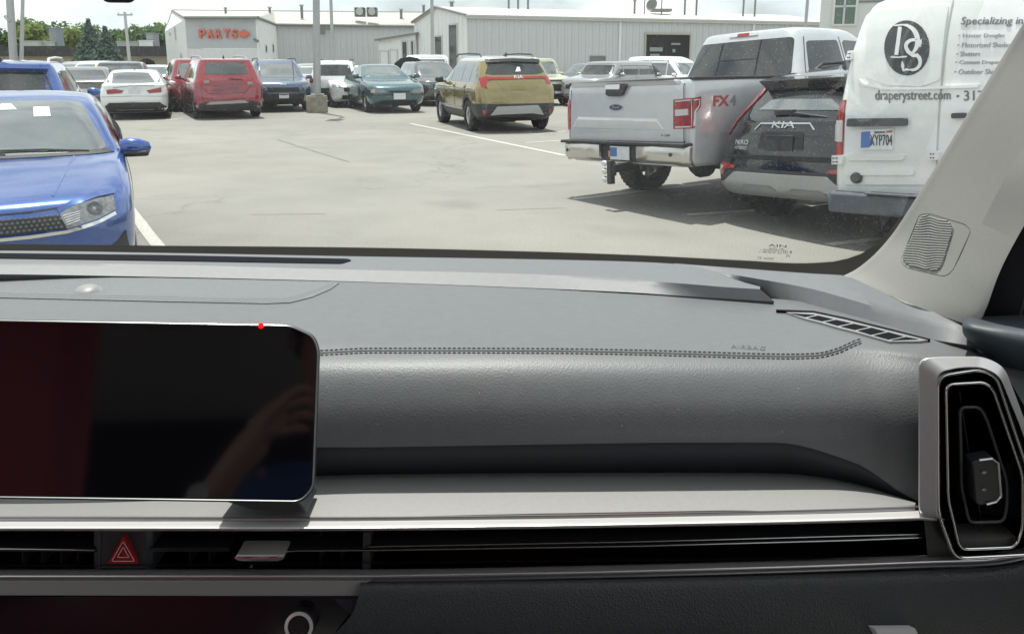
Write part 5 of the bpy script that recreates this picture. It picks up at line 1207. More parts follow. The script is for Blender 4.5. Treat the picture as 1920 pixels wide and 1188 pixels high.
# ---- generic lot cars ------------------------------------------------
def lot_car(name, label, kind, ref, yaw, pm, at_='rear', H=None, W=1.82, L=4.5, sc=1., gm=glass_lt, rim=rim_m, clad=False, group='cars parked across the lot', rails=False, tail=red_lens, r=.335, lights=True, hood=None):
    if kind == 'suv': pf = suv(L, W, H or 1.66, hood or 1.0); cuts = [1.95,2.85,3.55]; zb, zt = (hood or 1.0)+.07, (H or 1.66)-.16
    elif kind == 'box': pf = suv(L, W, H or 1.70, hood or 1.05, .07, .95, .45, .35); cuts = [1.75,2.75]; zb, zt = (hood or 1.05)+.06, (H or 1.7)-.17
    else: pf = sedan(L, W, H or 1.45); cuts = [2.15,3.1]; zb, zt = 1.05, (H or 1.45)-.10
    c = Car(name, label, 'car', L, pf, ref, yaw, pm, (.92,L-.92,r,W/2-.01), sc, group=group, at_=at_)
    c.put_wheels(rim, 5, .22); c.side_glass(zb, zt, cuts, gm)
    c.ends_glass((zb+.02,zt+.02),(zb+.03,zt), fgm=gm, rgm=gm)
    hz_ = (hood or (1.0 if kind != 'sedan' else .92))
    if lights:
        for sx in (-1,1):
            c.wrap('headlight', [(sx*.52,hz_-.24),(sx*.60,hz_-.15),(sx*(W/2-.06),hz_-.10),(sx*(W/2-.04),hz_-.20)], 'front', lamp_clear, .012, .02, .06)
            c.wrap('tail_light', [(sx*(W/2-.05),hz_+.02),(sx*(W/2-.34),hz_-.01),(sx*(W/2-.32),hz_-.13),(sx*(W/2-.04),hz_-.16)], 'rear', tail, .014, .02, .06)
            c.strip('door_gap', [(1.45,.40),(1.47,zb-.03)], 'left' if sx < 0 else 'right', gap_m, .010, .004); c.strip('door_gap', [(2.5,.40),(2.5,zb-.03)], 'left' if sx < 0 else 'right', gap_m, .010, .004)
        c.wrap('grille', [(-.48,hz_-.36),(.48,hz_-.36),(.50,hz_-.22),(-.50,hz_-.22)], 'front', M('grille_black', (.016,.017,.018), .4), .012, .02, .07)
        c.wrap('air_intake', [(-.62,.30),(.62,.30),(.55,.44),(-.55,.44)], 'front', blackpl, .012, .02, .08)
        c.plate(0,.52,'front') if at_ == 'front' else c.plate(0,hz_-.20,'rear')
        c.wrap('rear_valance', [(-.7,.27),(.7,.27),(.62,.40),(-.62,.40)], 'rear', blackpl, .012, .02, .08)
    if clad: c.band('cladding', .26, .46, .012, blackpl)
    c.mirror(1.45, zb+.02, W/2-.02, pm)
    if rails: c.rails(1.5, L-.75, W/2-.30, (H or 1.66)-.02, blackpl)
    MB().box((0,0,.26),(W-.45,L-1.2,.1)).obj('floor_pan', under_m, c.root, 0)
    return c
navy_p = paint('paint_slate', (.065,.10,.175), .25, .45); teal_p = paint('paint_teal', (.018,.08,.095), .28, .4); dark_p = paint('paint_graphite', (.07,.075,.08), .25, .4)
grey_p = paint('paint_grey', (.30,.31,.31), .3, .35); pale_g = paint('paint_pistachio', (.50,.53,.33), .3, .1); lblue_p = paint('paint_sky', (.30,.43,.52), .3, .3); brown_p = paint('paint_taupe', (.12,.115,.105), .3, .4)

c = lot_car('crossover', 'blue crossover with roof fin right behind the blue sedan', 'suv', (-6.85,10.7), -24, blue_p, H=1.62, gm=glass_m)
c.fin(c.L-.95,1.61); c.strip('spoiler', [(-.62,1.50),(0,1.52),(.62,1.50)], 'rear', blue_p, .06, .08); c.rails(1.5,c.L-.8,.60,1.60,silver)
c = lot_car('crossover', 'slate blue crossover facing the camera beside the concrete pole base', 'suv', pos(538,25.8), 158, navy_p, 'front', H=1.66, clad=True, rails=True)
c.wrap('badge', [(-.09,.86),(.09,.86),(.09,.90),(-.09,.90)], 'front', chrome, .016)
c.wrap('lower_grille', [(-.72,.34),(.72,.34),(.62,.58),(-.62,.58)], 'front', blackpl, .014, .02, .08); c.wrap('lower_trim', [(-.80,.48),(-.66,.56),(-.60,.34),(-.70,.34)], 'front', skid, .02); c.wrap('lower_trim', [(.80,.48),(.66,.56),(.60,.34),(.70,.34)], 'front', skid, .02)
c = lot_car('sedan', 'teal older sedan facing the camera with a pale front plate', 'sedan', pos(752,25.3), 157, teal_p, 'front', H=1.42, W=1.72, L=4.3, sc=1.06, lights=False, r=.30)
for sx in (-1,1):
    c.wrap('headlight', [(sx*.36,.60),(sx*.44,.69),(sx*.74,.72),(sx*.80,.62),(sx*.62,.585)], 'front', lamp_clear, .012, .02, .05); c.wrap('turn_signal', [(sx*.70,.71),(sx*.80,.68),(sx*.80,.60),(sx*.70,.60)], 'front', M('signal_pale', (.55,.42,.30), .25, coat=.6), .016, .02, .05)
c.wrap('grille', [(-.32,.61),(.32,.61),(.30,.66),(-.30,.66)], 'front', M('grille_black', (.016,.017,.018), .4), .012); c.wrap('air_intake', [(-.6,.27),(.6,.27),(.56,.38),(-.56,.38)], 'front', blackpl, .012); c.plate(.0,.50,'front',w=.36,h=.18)
c.strip('bumper_seam', [(-.78,.53),(0,.55),(.78,.53)], 'front', gap_m, .012, .006); c.strip('door_gap', [(1.45,.4),(1.47,.98)], 'right', gap_m, .01, .004)
c = lot_car('crossover', 'white crossover seen from behind beyond the lamp pole', 'suv', pos(630,29.0), -8, white_p, H=1.64, W=1.76, clad=True, rails=True, gm=glass_m)
c.wrap('rear_bumper', [(-.6,.30),(.5,.30),(.45,.66),(-.5,.66)], 'rear', blackpl, .02, .02, .08)
lot_car('sedan', 'white sedan half hidden behind the teal sedan', 'sedan', pos(676,28.3), 160, white_p, 'front')
c = lot_car('crossover', 'graphite crossover facing the camera between teal sedan and gold crossover', 'suv', pos(838,29.2), 160, dark_p, 'front', H=1.68, W=1.86, L=4.8, sc=.95, hood=1.02)
# car with its bonnet raised
c = lot_car('hatchback', 'silver hatchback with its bonnet standing open', 'sedan', pos(775,33.5), 168, grey_p, 'front', H=1.48)
hd_ = MB(); hx = [(-.70,0),(-.62,.62),(-.35,.86),(.0,.93),(.35,.86),(.62,.62),(.70,0)]
y0 = c.L/2-1.15
hd_.prism([Vector((x, y0+t*.36, .98+t*.86)) for x,t in hx], (0,-.03,.012)); hb = hd_.obj('open_bonnet', M('bonnet_inside', (.035,.036,.036), .7), c.root, 0, .01)
for q in (.45,): 
    MB().prism([Vector((x*q, y0+.02+(t*q+.2)*.36, .98+(t*q+.2)*.86+.0)) for x,t in hx], (0,.02,-.01)).obj('bonnet_liner', M('bonnet_liner', (.015,.015,.015), .95), hb, 0, .005)
MB().tube([Vector((-.55,y0+.85,.93)), Vector((-.45,y0+.22,1.55))], .012, 6).obj('bonnet_stay', grey_pl, c.root)
lot_car('minivan', 'tall white minivan with its roof showing above the graphite crossover', 'box', pos(822,36.5), 165, white_p, 'front', H=1.92, L=5.0)
c = lot_car('boxy_crossover', 'pale green boxy crossover facing right behind the gold crossover', 'box', pos(1046,29.6), 152, pale_g, 'front', H=1.74, W=1.84, L=4.2)
c.wrap('grille_bar', [(-.72,.88),(.72,.88),(.72,.94),(-.72,.94)], 'front', blackpl, .016); c.wrap('lower_grille', [(-.62,.30),(.62,.30),(.58,.70),(-.58,.70)], 'front', blackpl, .016)
lot_car('boxy_hatchback', 'grey boxy hatchback facing left beyond the pickup bed', 'box', pos(1078,28.8), 222, grey_p, 'front', H=1.62, W=1.78, L=4.1, gm=glass_m)
lot_car('crossover', 'grey-blue crossover facing the camera beyond the pickup bed', 'suv', pos(1190,30.5), 183, paint('paint_steel', (.24,.28,.31), .28, .4), 'front', H=1.64)
lot_car('crossover', 'white crossover in front of the open workshop door', 'suv', pos(1345,31.0), 138, white_p, 'front', H=1.80)
lot_car('sedan', 'dark sedan whose roof shows between the pale green and grey boxy cars', 'sedan', pos(1064,36), 205, dark_p, 'front', H=1.5)
lot_car('sedan', 'taupe sedan left of the white sedan', 'sedan', pos(164,24.0), -22, brown_p, 'rear', H=1.44, gm=glass_m)
lot_car('crossover', 'dark grey crossover behind the white sedan', 'suv', pos(236,27.2), -20, dark_p, 'rear', H=1.60)
c = lot_car('crossover', 'white crossover with a yellow windscreen sticker far left', 'suv', pos(172,31), 165, white_p, 'front', H=1.62)
c.wrap('price_sticker', [(-.05,1.36),(-.52,1.34),(-.50,1.46),(-.05,1.48)], 'front', M('sticker_yellow', (.75,.52,.16), .6), .014, .003)
lot_car('sedan', 'light blue sedan between white sedan and red wagons', 'sedan', pos(300,27.0), 232, lblue_p, 'front', H=1.5, gm=glass_m)
lot_car('sedan', 'white sedan beyond the light blue sedan', 'sedan', pos(286,33), 165, white_p, 'front')
lot_car('hatchback', 'pale hatchback at the far left behind the roof of the blue crossover', 'suv', pos(130,34), 170, grey_p, 'front', H=1.6)
c = lot_car('red_crossover', 'red crossover tucked in left of the red wagon', 'suv', pos(386,26.2), -27, red_p, 'rear', H=1.70)
lot_car('sedan', 'white sedan behind the gap between red wagon and slate crossover', 'sedan', pos(474,31), 170, white_p, 'front')
lot_car('sedan', 'silver sedan beyond the slate crossover roof', 'sedan', pos(604,34), 160, grey_p, 'front', H=1.5)
# ================================================================== the lot and the buildings
def asphalt():
    m = bpy.data.materials.new('asphalt'); m.use_nodes = True; n = m.node_tree; p = n.nodes['Principled BSDF']; N = n.nodes.new; K = n.links.new
    tcn = N('ShaderNodeTexCoord'); p.inputs['Roughness'].default_value = .88; p.inputs['Specular IOR Level'].default_value = .3
    a = N('ShaderNodeTexNoise'); a.inputs['Scale'].default_value = .22; a.inputs['Detail'].default_value = 6
    ra = N('ShaderNodeValToRGB'); ra.color_ramp.elements[0].position = .32; ra.color_ramp.elements[1].position = .68; ra.color_ramp.elements[0].color = (.218,.213,.196,1); ra.color_ramp.elements[1].color = (.270,.260,.230,1)
    b = N('ShaderNodeTexNoise'); b.inputs['Scale'].default_value = 70; b.inputs['Detail'].default_value = 4; rb = N('ShaderNodeMapRange'); rb.inputs[1].default_value = .3; rb.inputs[2].default_value = .7; rb.inputs[3].default_value = .74; rb.inputs[4].default_value = 1.22
    st = N('ShaderNodeTexNoise'); st.inputs['Scale'].default_value = 1.3; st.inputs['Detail'].default_value = 5; rs = N('ShaderNodeMapRange'); rs.inputs[1].default_value = .35; rs.inputs[2].default_value = .62; rs.inputs[3].default_value = .94; rs.inputs[4].default_value = 1.02
    mpn = N('ShaderNodeMapping'); mpn.inputs['Scale'].default_value = (.10,.16,1); w = N('ShaderNodeTexNoise'); w.inputs['Scale'].default_value = .9; w.inputs['Detail'].default_value = 4
    ad = N('ShaderNodeMix'); ad.data_type = 'RGBA'; ad.blend_type = 'ADD'; ad.inputs[0].default_value = .22
    v = N('ShaderNodeTexVoronoi'); v.feature = 'DISTANCE_TO_EDGE'; v.inputs['Scale'].default_value = 1.0
    rv = N('ShaderNodeMapRange'); rv.inputs[1].default_value = .0; rv.inputs[2].default_value = .0045; rv.inputs[3].default_value = .80; rv.inputs[4].default_value = 1
    K(tcn.outputs['Object'], a.inputs['Vector']); K(tcn.outputs['Object'], b.inputs['Vector']); K(tcn.outputs['Object'], st.inputs['Vector']); K(tcn.outputs['Object'], mpn.inputs[0]); K(tcn.outputs['Object'], w.inputs['Vector'])
    K(mpn.outputs[0], ad.inputs[6]); K(w.outputs['Color'], ad.inputs[7]); K(ad.outputs[2], v.inputs['Vector']); K(v.outputs['Distance'], rv.inputs[0])
    K(a.outputs[0], ra.inputs[0]); K(b.outputs[0], rb.inputs[0]); K(st.outputs[0], rs.inputs[0])
    cur = ra.outputs[0]
    sn = N('ShaderNodeTexNoise'); sn.inputs['Scale'].default_value = .75; sn.inputs['Detail'].default_value = 2; ro = N('ShaderNodeMapRange'); ro.inputs[1].default_value = .60; ro.inputs[2].default_value = .74; ro.inputs[3].default_value = 1; ro.inputs[4].default_value = .84
    K(tcn.outputs['Object'], sn.inputs['Vector']); K(sn.outputs[0], ro.inputs[0])
    for o in (rb, rs, rv, ro):
        x = N('ShaderNodeMix'); x.data_type = 'RGBA'; x.blend_type = 'MULTIPLY'; x.inputs[0].default_value = 1; K(cur, x.inputs[6]); K(o.outputs[0], x.inputs[7]); cur = x.outputs[2]
    K(cur, p.inputs['Base Color'])
    bp = N('ShaderNodeBump'); bp.inputs['Strength'].default_value = .5; bp.inputs['Distance'].default_value = .01; K(b.outputs[0], bp.inputs['Height']); K(bp.outputs[0], p.inputs['Normal'])
    return m
asp = asphalt()
o = obj('parking_lot', [(-700,-60,0),(700,-60,0),(700,1500,0),(-700,1500,0)], [(0,1,2,3)], asp, None, 0); o['kind'] = 'structure'
line_m = M('line_paint', (.45,.44,.40), .8, noise=(25,.25))
def gline(p, q, w=.10):
    a, b = gp(*p), gp(*q); t = (b-a).normalized(); n_ = Vector((-t.y,t.x,0))*w/2; z = Vector((0,0,.004)); N_ = 14; V = []
    for i in range(N_+1):
        c = a.lerp(b,i/N_)+z+n_*random.uniform(-.35,.35)*(w<.06); j = random.uniform(-.006,.006); V += [c+n_*(1+j*8), c-n_*(1-j*8)]
    o = obj('parking_line', V, [(2*i,2*i+1,2*i+3,2*i+2) for i in range(N_)], line_m, None, 0); o['kind'] = 'structure'
gline((225,368),(300,466),.11); gline((770,232),(1060,292),.11); gline((985,268),(1062,263),.08); gline((1075,374),(1330,344),.10); gline((1288,403),(1460,392),.10); gline((1552,459),(1668,446),.11)
tar_m = M('tar_seam', (.165,.16,.145), .85, noise=(3,.3))
def tar(p,q,w=.035):
    gline(p,q,w); o = bpy.context.scene.collection.objects[-1]; o.name = 'tar_seam'; o.data.materials[0] = tar_m
tar((520,262),(600,287),.05); tar((600,287),(655,304),.03); tar((470,402.5),(610,401),.012); tar((930,394),(1060,390),.012)
gline((1000,253),(1062,246),.08); gline((310,226),(345,221),.09)

white_w = M('wall_white', (.80,.81,.80), .7, noise=(.6,.05)); shaded_w = M('wall_shaded_siding', (.56,.58,.59), .6, noise=(.5,.05)); panel_w = M('wall_light_siding', (.72,.74,.74), .6, noise=(.5,.05))  # greyer siding carries the shade of the fronts, lit ends stay white
roof_w = M('roof_metal', (.42,.41,.37), .55, noise=(.8,.12)); trim_g = M('trim_grey', (.20,.205,.20), .6); dark_in = M('dark_opening', (.012,.013,.013), .8); sill_m = M('window_frame', (.55,.57,.57), .6)
def wall(bld, A, B, z0, z1, mat, pw=.9, ztop2=None, name='wall', ribs=True, gaps=()):
    """wall slab from A to B with a row of ribbed siding panels fixed to its face"""
    A, B = Vector((A[0],A[1],0)), Vector((B[0],B[1],0)); t = (B-A); Ln = t.length; t.normalize(); nn = Vector((t.y,-t.x,0))
    if nn.dot(-A) < 0: nn = -nn
    z2 = z1 if ztop2 is None else ztop2
    V = [A+Vector((0,0,z0)), B+Vector((0,0,z0)), B+Vector((0,0,z2)), A+Vector((0,0,z1))]
    w = MB().prism(V, -nn*.2).obj(name, mat, bld, 0)
    if not ribs: return w, t, nn
    n_ = max(1, round(Ln/pw)); pwid = Ln/n_; meshes = {}
    for i in range(n_):
        u0, u1 = i*pwid/Ln, (i+1)*pwid/Ln; h0, h1 = z1+(z2-z1)*u0, z1+(z2-z1)*u1
        for g0,g1,gz in (gaps or ((2,2,0),)):
            um = (u0+u1)/2*Ln; lo = gz if g0 < um < g1 else z0
            if lo > z0: break
        key = (round(h0,2),round(h1,2),round(lo,2))
        if key not in meshes:
            xs = [(0,.004),(.08,.004),(.10,.035),(.16,.035),(.18,.004),(.5,.004),(.52,.02),(.56,.02),(.58,.004),(1,.004)]
            v = []; 
            for x,d in xs:
                hh = h0+(h1-h0)*x; p = t*(x*pwid*.985)+nn*d; v += [p+Vector((0,0,lo)), p+Vector((0,0,hh-.02))]
            f = [(2*k,2*k+2,2*k+3,2*k+1) for k in range(len(xs)-1)]
            if (v[2]-v[0]).cross(v[1]-v[0]).dot(nn) < 0: f = [q[::-1] for q in f]
            meshes[key] = mesh('siding_panel', v, f, mat, 0)
        q = bpy.data.objects.new('siding_panel', meshes[key]); q.location = A+t*(i*pwid); link(q, w)
    return w, t, nn
def XY(px, Y): return ((px-CX)/FPX*Y, Y)
def zpx(py, Y): return HC+(YH-py)/FPX*Y
def opening(bld, A, t, nn, u0, u1, z0, z1, name='window', frame=sill_m, pane=glass_m, deep=.0):
    A = Vector((A[0],A[1],0)); 
    def P(u,z,d): return A+t*u+nn*d+Vector((0,0,z))
    f = MB()
    for (a,b,c_,d_) in ((u0-.12,u0,z0-.1,z1+.12),(u1,u1+.12,z0-.1,z1+.12),(u0,u1,z1,z1+.12),(u0,u1,z0-.1,z0)):
        f.prism([P(a,c_,.09),P(b,c_,.09),P(b,d_,.09),P(a,d_,.09)], -nn*.10)
    o = f.obj(name, frame, bld, 0)
    MB().prism([P(u0,z0,.05),P(u1,z0,.05),P(u1,z1,.05),P(u0,z1,.05)], -nn*.02).obj('pane', pane, o, 0)
    return o
def slab(bld, pts, th, mat, name='roof'):
    o = MB().prism([Vector(p) for p in pts], (0,0,-th)).obj(name, mat, bld, 0); return o
def vent_pipe(p, h, r=.12, cap=True, label=None, mat=trim_g):
    mb = MB(); mb.cyl(p, Vector(p)+Vector((0,0,h)), r, n=10)
    if cap: mb.cyl(Vector(p)+Vector((0,0,h)), Vector(p)+Vector((0,0,h+.15)), r*2, r*1.2, n=10)
    return mb
# --- workshop on the right
ws = empty('workshop', (12,68,0), 0, 'long metal workshop with front painted shade-grey, open bay door and white gable end', 'building')
ws.matrix_parent_inverse = Matrix.Identity(4); 
def local(parent): return parent
ws.location = (0,0,0)
e_l, e_r, e_b = XY(880,62), XY(1545,75), XY(783,73.5)
zE = zpx(35,62)
zR = zpx(48,75)
d_ = Vector((e_r[0]-e_l[0], e_r[1]-e_l[1])); dl = d_.length; dn = d_.normalized()
g0 = (XY(1203,68.0)[0]-e_l[0])/dn.x; g1 = (XY(1283,69.4)[0]-e_l[0])/dn.x
w, t, nn = wall(ws, e_l, e_r, 0, zE, shaded_w, .62, zR, gaps=((g0,g1,zpx(68,68.6)),))  # shade on the front wall is put into the siding colour
# open bay: frame, interior shade painted as a dark panel with a white vehicle front inside
A = Vector((e_l[0],e_l[1],0))
def Pw(u,z,d): return A+t*u+nn*d+Vector((0,0,z))
zt_ = zpx(68,68.6)
fr_ = MB()
for (a,b,c0,c1) in ((g0-.12,g0,0,zt_+.15),(g1,g1+.12,0,zt_+.15),(g0,g1,zt_,zt_+.15)): fr_.prism([Pw(a,c0,.12),Pw(b,c0,.12),Pw(b,c1,.12),Pw(a,c1,.12)], -nn*.15)
bay = fr_.obj('bay_door', M('frame_tan', (.42,.41,.34), .6), ws, 0)
MB().prism([Pw(g0,0,.05),Pw(g1,0,.05),Pw(g1,zt_,.05),Pw(g0,zt_,.05)], -nn*.03).obj('bay_shade_panel', dark_in, bay, 0)
for (u,z,wd,h_) in ((.35,2.55,1.25,.34),(.4,2.05,.9,.28),(.25,1.35,1.6,.3),(2.4,3.0,.9,.16),(2.55,2.45,.28,.28),(.5,.9,1.7,.25),(1.9,1.2,1.2,.2)):
    MB().box((0,0,0),(wd,.06,h_)).obj('bay_clutter', M('clutter_pale', (.28,.30,.30), .6) if z > 2 else M('clutter_dark', (.08,.085,.08), .6), bay, 0, .03).matrix_local = Matrix.Translation(Pw(g0+u+wd/2,z,.10)) @ Matrix.Rotation(math.atan2(t.y,t.x),4,'Z')
for px in (1157,1403):
    u = (XY(px,66.5 if px < 1300 else 71)[0]-e_l[0])/dn.x; MB().prism([Pw(u-.10,0,.12),Pw(u+.10,0,.12),Pw(u+.10,zE-.1,.12),Pw(u-.10,zE-.1,.12)], -nn*.1).obj('downpipe', panel_w, ws, 0)
opening(ws, e_l, t, nn, (XY(1107,65)[0]-e_l[0])/dn.x, (XY(1131,65.4)[0]-e_l[0])/dn.x, .9, zpx(108,65), 'service_hatch', trim_g, trim_g)
MB().prism([Pw(-.3,zE-.18,.30),Pw(dl+.3,zR-.18,.30),Pw(dl+.3,zR+.10,.30),Pw(-.3,zE+.10,.30)], -nn*.28).obj('gutter', M('gutter_pale', (.55,.56,.53), .5), ws, 0)
# gable end (left) with pitched top
B = Vector((e_b[0],e_b[1],0)); A2 = Vector((e_l[0],e_l[1],0)); tg_ = (B-A2); Lg = tg_.length; tg_.normalize(); ng = Vector((tg_.y,-tg_.x,0)); ng = ng if ng.dot(-A2) > 0 else -ng
apex = A2.lerp(B,.52); zA = zpx(20,67.5)
V = [A2, B, B+Vector((0,0,zpx(47,73.5))), apex+Vector((0,0,zA)), A2+Vector((0,0,zE))]
ge = MB().prism([p+ng*.02 for p in V], -ng*.2).obj('gable_wall', white_w, ws, 0)
for k in range(14):
    u0, u1 = k/14*Lg, (k+.94)/14*Lg
    def zt2(u): x = u/Lg; return (zE+(zA-zE)*x/.52 if x < .52 else zA+(zpx(47,73.5)-zA)*(x-.52)/.48)-.05
    obj('siding_panel', [A2+tg_*u0+ng*.05, A2+tg_*u1+ng*.05, A2+tg_*u1+ng*.05+Vector((0,0,zt2(u1))), A2+tg_*u0+ng*.05+Vector((0,0,zt2(u0)))], [(0,1,2,3)] , white_w, ge, 0, solid=.02)
def on_g(px): 
    r_ = (px-CX)/FPX; # A2+tg*u : x/y = r
    return (r_*A2.y-A2.x)/(tg_.x-r_*tg_.y)
for (x0,x1,y0,y1,nm) in ((862,848,50,140,'roller_door'),(834,822,71,118,'window')):
    u0,u1 = on_g(x0),on_g(x1); yy = (A2+tg_*u0).y; o = opening(ws, A2+ng*.06, tg_, ng, u0, u1, max(.02,zpx(y1,yy)), zpx(y0,yy), nm, sill_m, M('green_glass', (.035,.05,.045), .1, coat=.4))
ov_ = Vector((dn.x,dn.y,0)); far = ov_*(dl+.3)
bk = ng*0 - nn*0
E1, E2, AP, BB = A2+nn*.35+ng*.3+Vector((0,0,zE+.08)), A2+far+nn*.35+Vector((0,0,zR+.08)), apex+ng*.3+Vector((0,0,zA+.10)), apex+far+Vector((0,0,zA+.10+(zR-zE)))
slab(ws, [E1,E2,BB,AP], .12, M('roof_cream', (.50,.50,.46), .5, noise=(.8,.08)))
B3 = B+ng*.3+Vector((0,0,zpx(47,73.5)+.06)); slab(ws, [AP,BB,B3+far,B3], .12, roof_w)
slab(ws, [E1+ng*.02, AP+ng*.02, AP+ng*.02-Vector((0,0,.18)), E1+ng*.02-Vector((0,0,.18))], .0, trim_g, 'verge') if False else None
MB().tube([E1,AP,B3], .09, 6).obj('verge_trim', trim_g, ws, 0)
# lean-to garage in front of the gable
lt = empty('lean_to', (0,0,0), 0, 'low white lean-to with two small garage doors against the workshop gable', 'building')
la, lb = XY(716,74), XY(783,72.2); zl, zr_ = zpx(78,74), zpx(66,72.2)
w2, t2, n2 = wall(lt, la, lb, 0, zl, white_w, .7, zr_)
slab(lt, [Vector((la[0]-.3,la[1]-.4,zl+.1)), Vector((lb[0]+.2,lb[1]-.4,zr_+.1)), Vector((lb[0]+1,lb[1]+6,zr_+.3)), Vector((la[0]-.5,la[1]+6,zl+.3))], .16, trim_g)
for px0,px1,y0 in ((719,732,98),(739,750,96)):
    u0 = (XY(px0,73.8)[0]-la[0])/t2.x; u1 = (XY(px1,73.4)[0]-la[0])/t2.x; opening(lt, la, t2, n2, u0, u1, .02, zpx(y0,73.5), 'garage_door', sill_m, panel_w)
u0 = (XY(761,73)[0]-la[0])/t2.x; opening(lt, la, t2, n2, u0, u0+.45, 1.5, zpx(81,73), 'window', sill_m, M('green_glass', (.035,.05,.045), .1, coat=.4)); u0 = (XY(777,72.5)[0]-la[0])/t2.x; opening(lt, la, t2, n2, u0, u0+.2, 1.5, zpx(80,72.6), 'window', sill_m, M('green_glass', (.035,.05,.045), .1, coat=.4))
# --- parts building on the left
pb = empty('parts_building', (0,0,0), 0, 'pale metal building with a large orange PARTS sign and arrow', 'building')
a0, a1, a2_, a3, a4 = XY(328,86), XY(366,75), XY(498,75), XY(531,88), XY(792,95)
zp = zpx(40,75); zq = zpx(52,88)
wg, tw, nw = wall(pb, a1, a2_, 0, zpx(92,75)-.02, panel_w, .6)
wu, tu, nu = wall(pb, a1, a2_, zpx(92,75), zp, M('wall_sign_grey', (.48,.51,.525), .6, noise=(.5,.04)), .6, name='sign_wall', ribs=False)
wr, tr_, nr = wall(pb, a2_, a3, 0, zp, white_w, .8, zp)
wl2, tl_, nl_ = wall(pb, a3, a4, 0, zq, shaded_w, .62, zpx(54,95))  # long front in the same painted shade
wl3, tl3, nl3 = wall(pb, a0, a1, 0, zpx(62,86), white_w, .9, zp)
gab = MB().prism([Vector((*a0,zpx(62,86))), Vector((*a1,zp)), Vector((*XY(346,93),zpx(26,93)))], (0,.05,0)).obj('gable_wall', white_w, pb, 0)
rg0, rg1 = Vector((*XY(344,93),zpx(25,93))), Vector((*XY(826,102),zpx(29,102)))
e1, e2, e3, e4 = Vector((*XY(365,74.5),zp+.1)), Vector((*XY(499,74.5),zp+.1)), Vector((*XY(531,87.5),zq+.1)), Vector((*XY(796,94.6),zpx(53,94.6)))
m2_ = rg0.lerp(rg1,.30)
slab(pb, [e1,e2,m2_,rg0], .14, roof_w); slab(pb, [e2,e3,rg0.lerp(rg1,.36),m2_], .14, roof_w); slab(pb, [e3,e4,rg1,rg0.lerp(rg1,.36)], .14, roof_w)
for a,b in ((e1,e2),(e2,e3),(e3,e4)): MB().tube([a,b], .14, 6).obj('eaves_gutter', trim_g, pb, 0)
MB().tube([rg0,rg1], .10, 6).obj('ridge_cap', trim_g, pb, 0); MB().tube([e1,rg0,Vector((*XY(328,86),zpx(62,86)))], .08, 6).obj('verge_trim', trim_g, pb, 0)
for i in range(1,46):
    q = i/46; a = e3.lerp(e4,q) if q > .28 else None
    if a is None: continue
    r_ = rg0.lerp(rg1,.36+.64*(q-.0)); MB().prism([a+Vector((-.03,0,.02)),a+Vector((.03,0,.02)),r_+Vector((.03,0,.02)),r_+Vector((-.03,0,.02))], (0,0,.05)).obj('roof_seam', roof_w, pb, 0)
for px,py,hh in ((508,88,10),(521,86,12),(509,113,6),(522,112,7)):
    k = (px-498)/33; yy = 75+13*k; u = (Vector(XY(px,yy))-Vector(a2_)).length
    opening(pb, a2_, tr_, nr, u-.35, u+.55, zpx(py+hh,yy), zpx(py,yy), 'window', sill_m, dark_in)
for px,y0,y1,yy in ((346,56,76,80),(338,66,68,83),(356,103,118,78)):
    u = (Vector(XY(px,yy))-Vector(a0)).length; opening(pb, a0, tl3, nl3, u-.15, u+.25, zpx(y1,yy), zpx(y0,yy), 'window', sill_m, M('window_pale', (.35,.38,.38), .3) if y0 < 90 else dark_in)
orange = M('sign_orange', (.66,.15,.09), .45); side_dk = M('sign_side', (.20,.035,.03), .6)
def sign_text(txt, x0, x1, y0, y1):
    v, f = text_mesh(txt, 1, bold=.03); bx = bounds(v); Y = 74.72; V = []
    for p in v:
        px = x0+(x1-x0)*(p.x-bx[0])/(bx[1]-bx[0]); py = y1+(y0-y1)*(p.y-bx[2])/(bx[3]-bx[2]); V.append(Vector((XY(px,Y)[0],Y,zpx(py,Y))))
    Bk = [p+Vector((0,.22,0)) for p in V]
    # thicken strokes a little by a second, slightly shifted face set
    F = list(f); V2, F2 = skirt(V, F, Bk); return obj('sign_letter', V2, F2, orange, pb, 0)
for ch,x0,x1 in (('P',389,401),('A',404,415),('R',419,430),('T',434,445),('S',448,459)):
    o = sign_text(ch, x0, x1, 58, 74)
Ya = 74.7
MB().prism([Vector((XY(x,Ya)[0],Ya,zpx(y,Ya))) for x,y in ((463,62),(470,62),(470,58.5),(482,66.5),(470,74),(470,71),(463,71))], (0,.22,0)).obj('sign_arrow', orange, pb, 0)
lm = MB(); lm.box((XY(625,90)[0],89.0,zpx(58,90)),(1.6,.4,.3)); lm.box((XY(620,90)[0],88.6,zpx(64,90)),(.5,.5,.5)); lm.obj('wall_lamp', trim_g, pb, 0)
lm = MB(); lm.tube([Vector((*XY(490,74.9),zpx(76,75))), Vector((*XY(496,74.2),zpx(80,75)))], .12, 6); lm.obj('wall_lamp', trim_g, pb, 0)
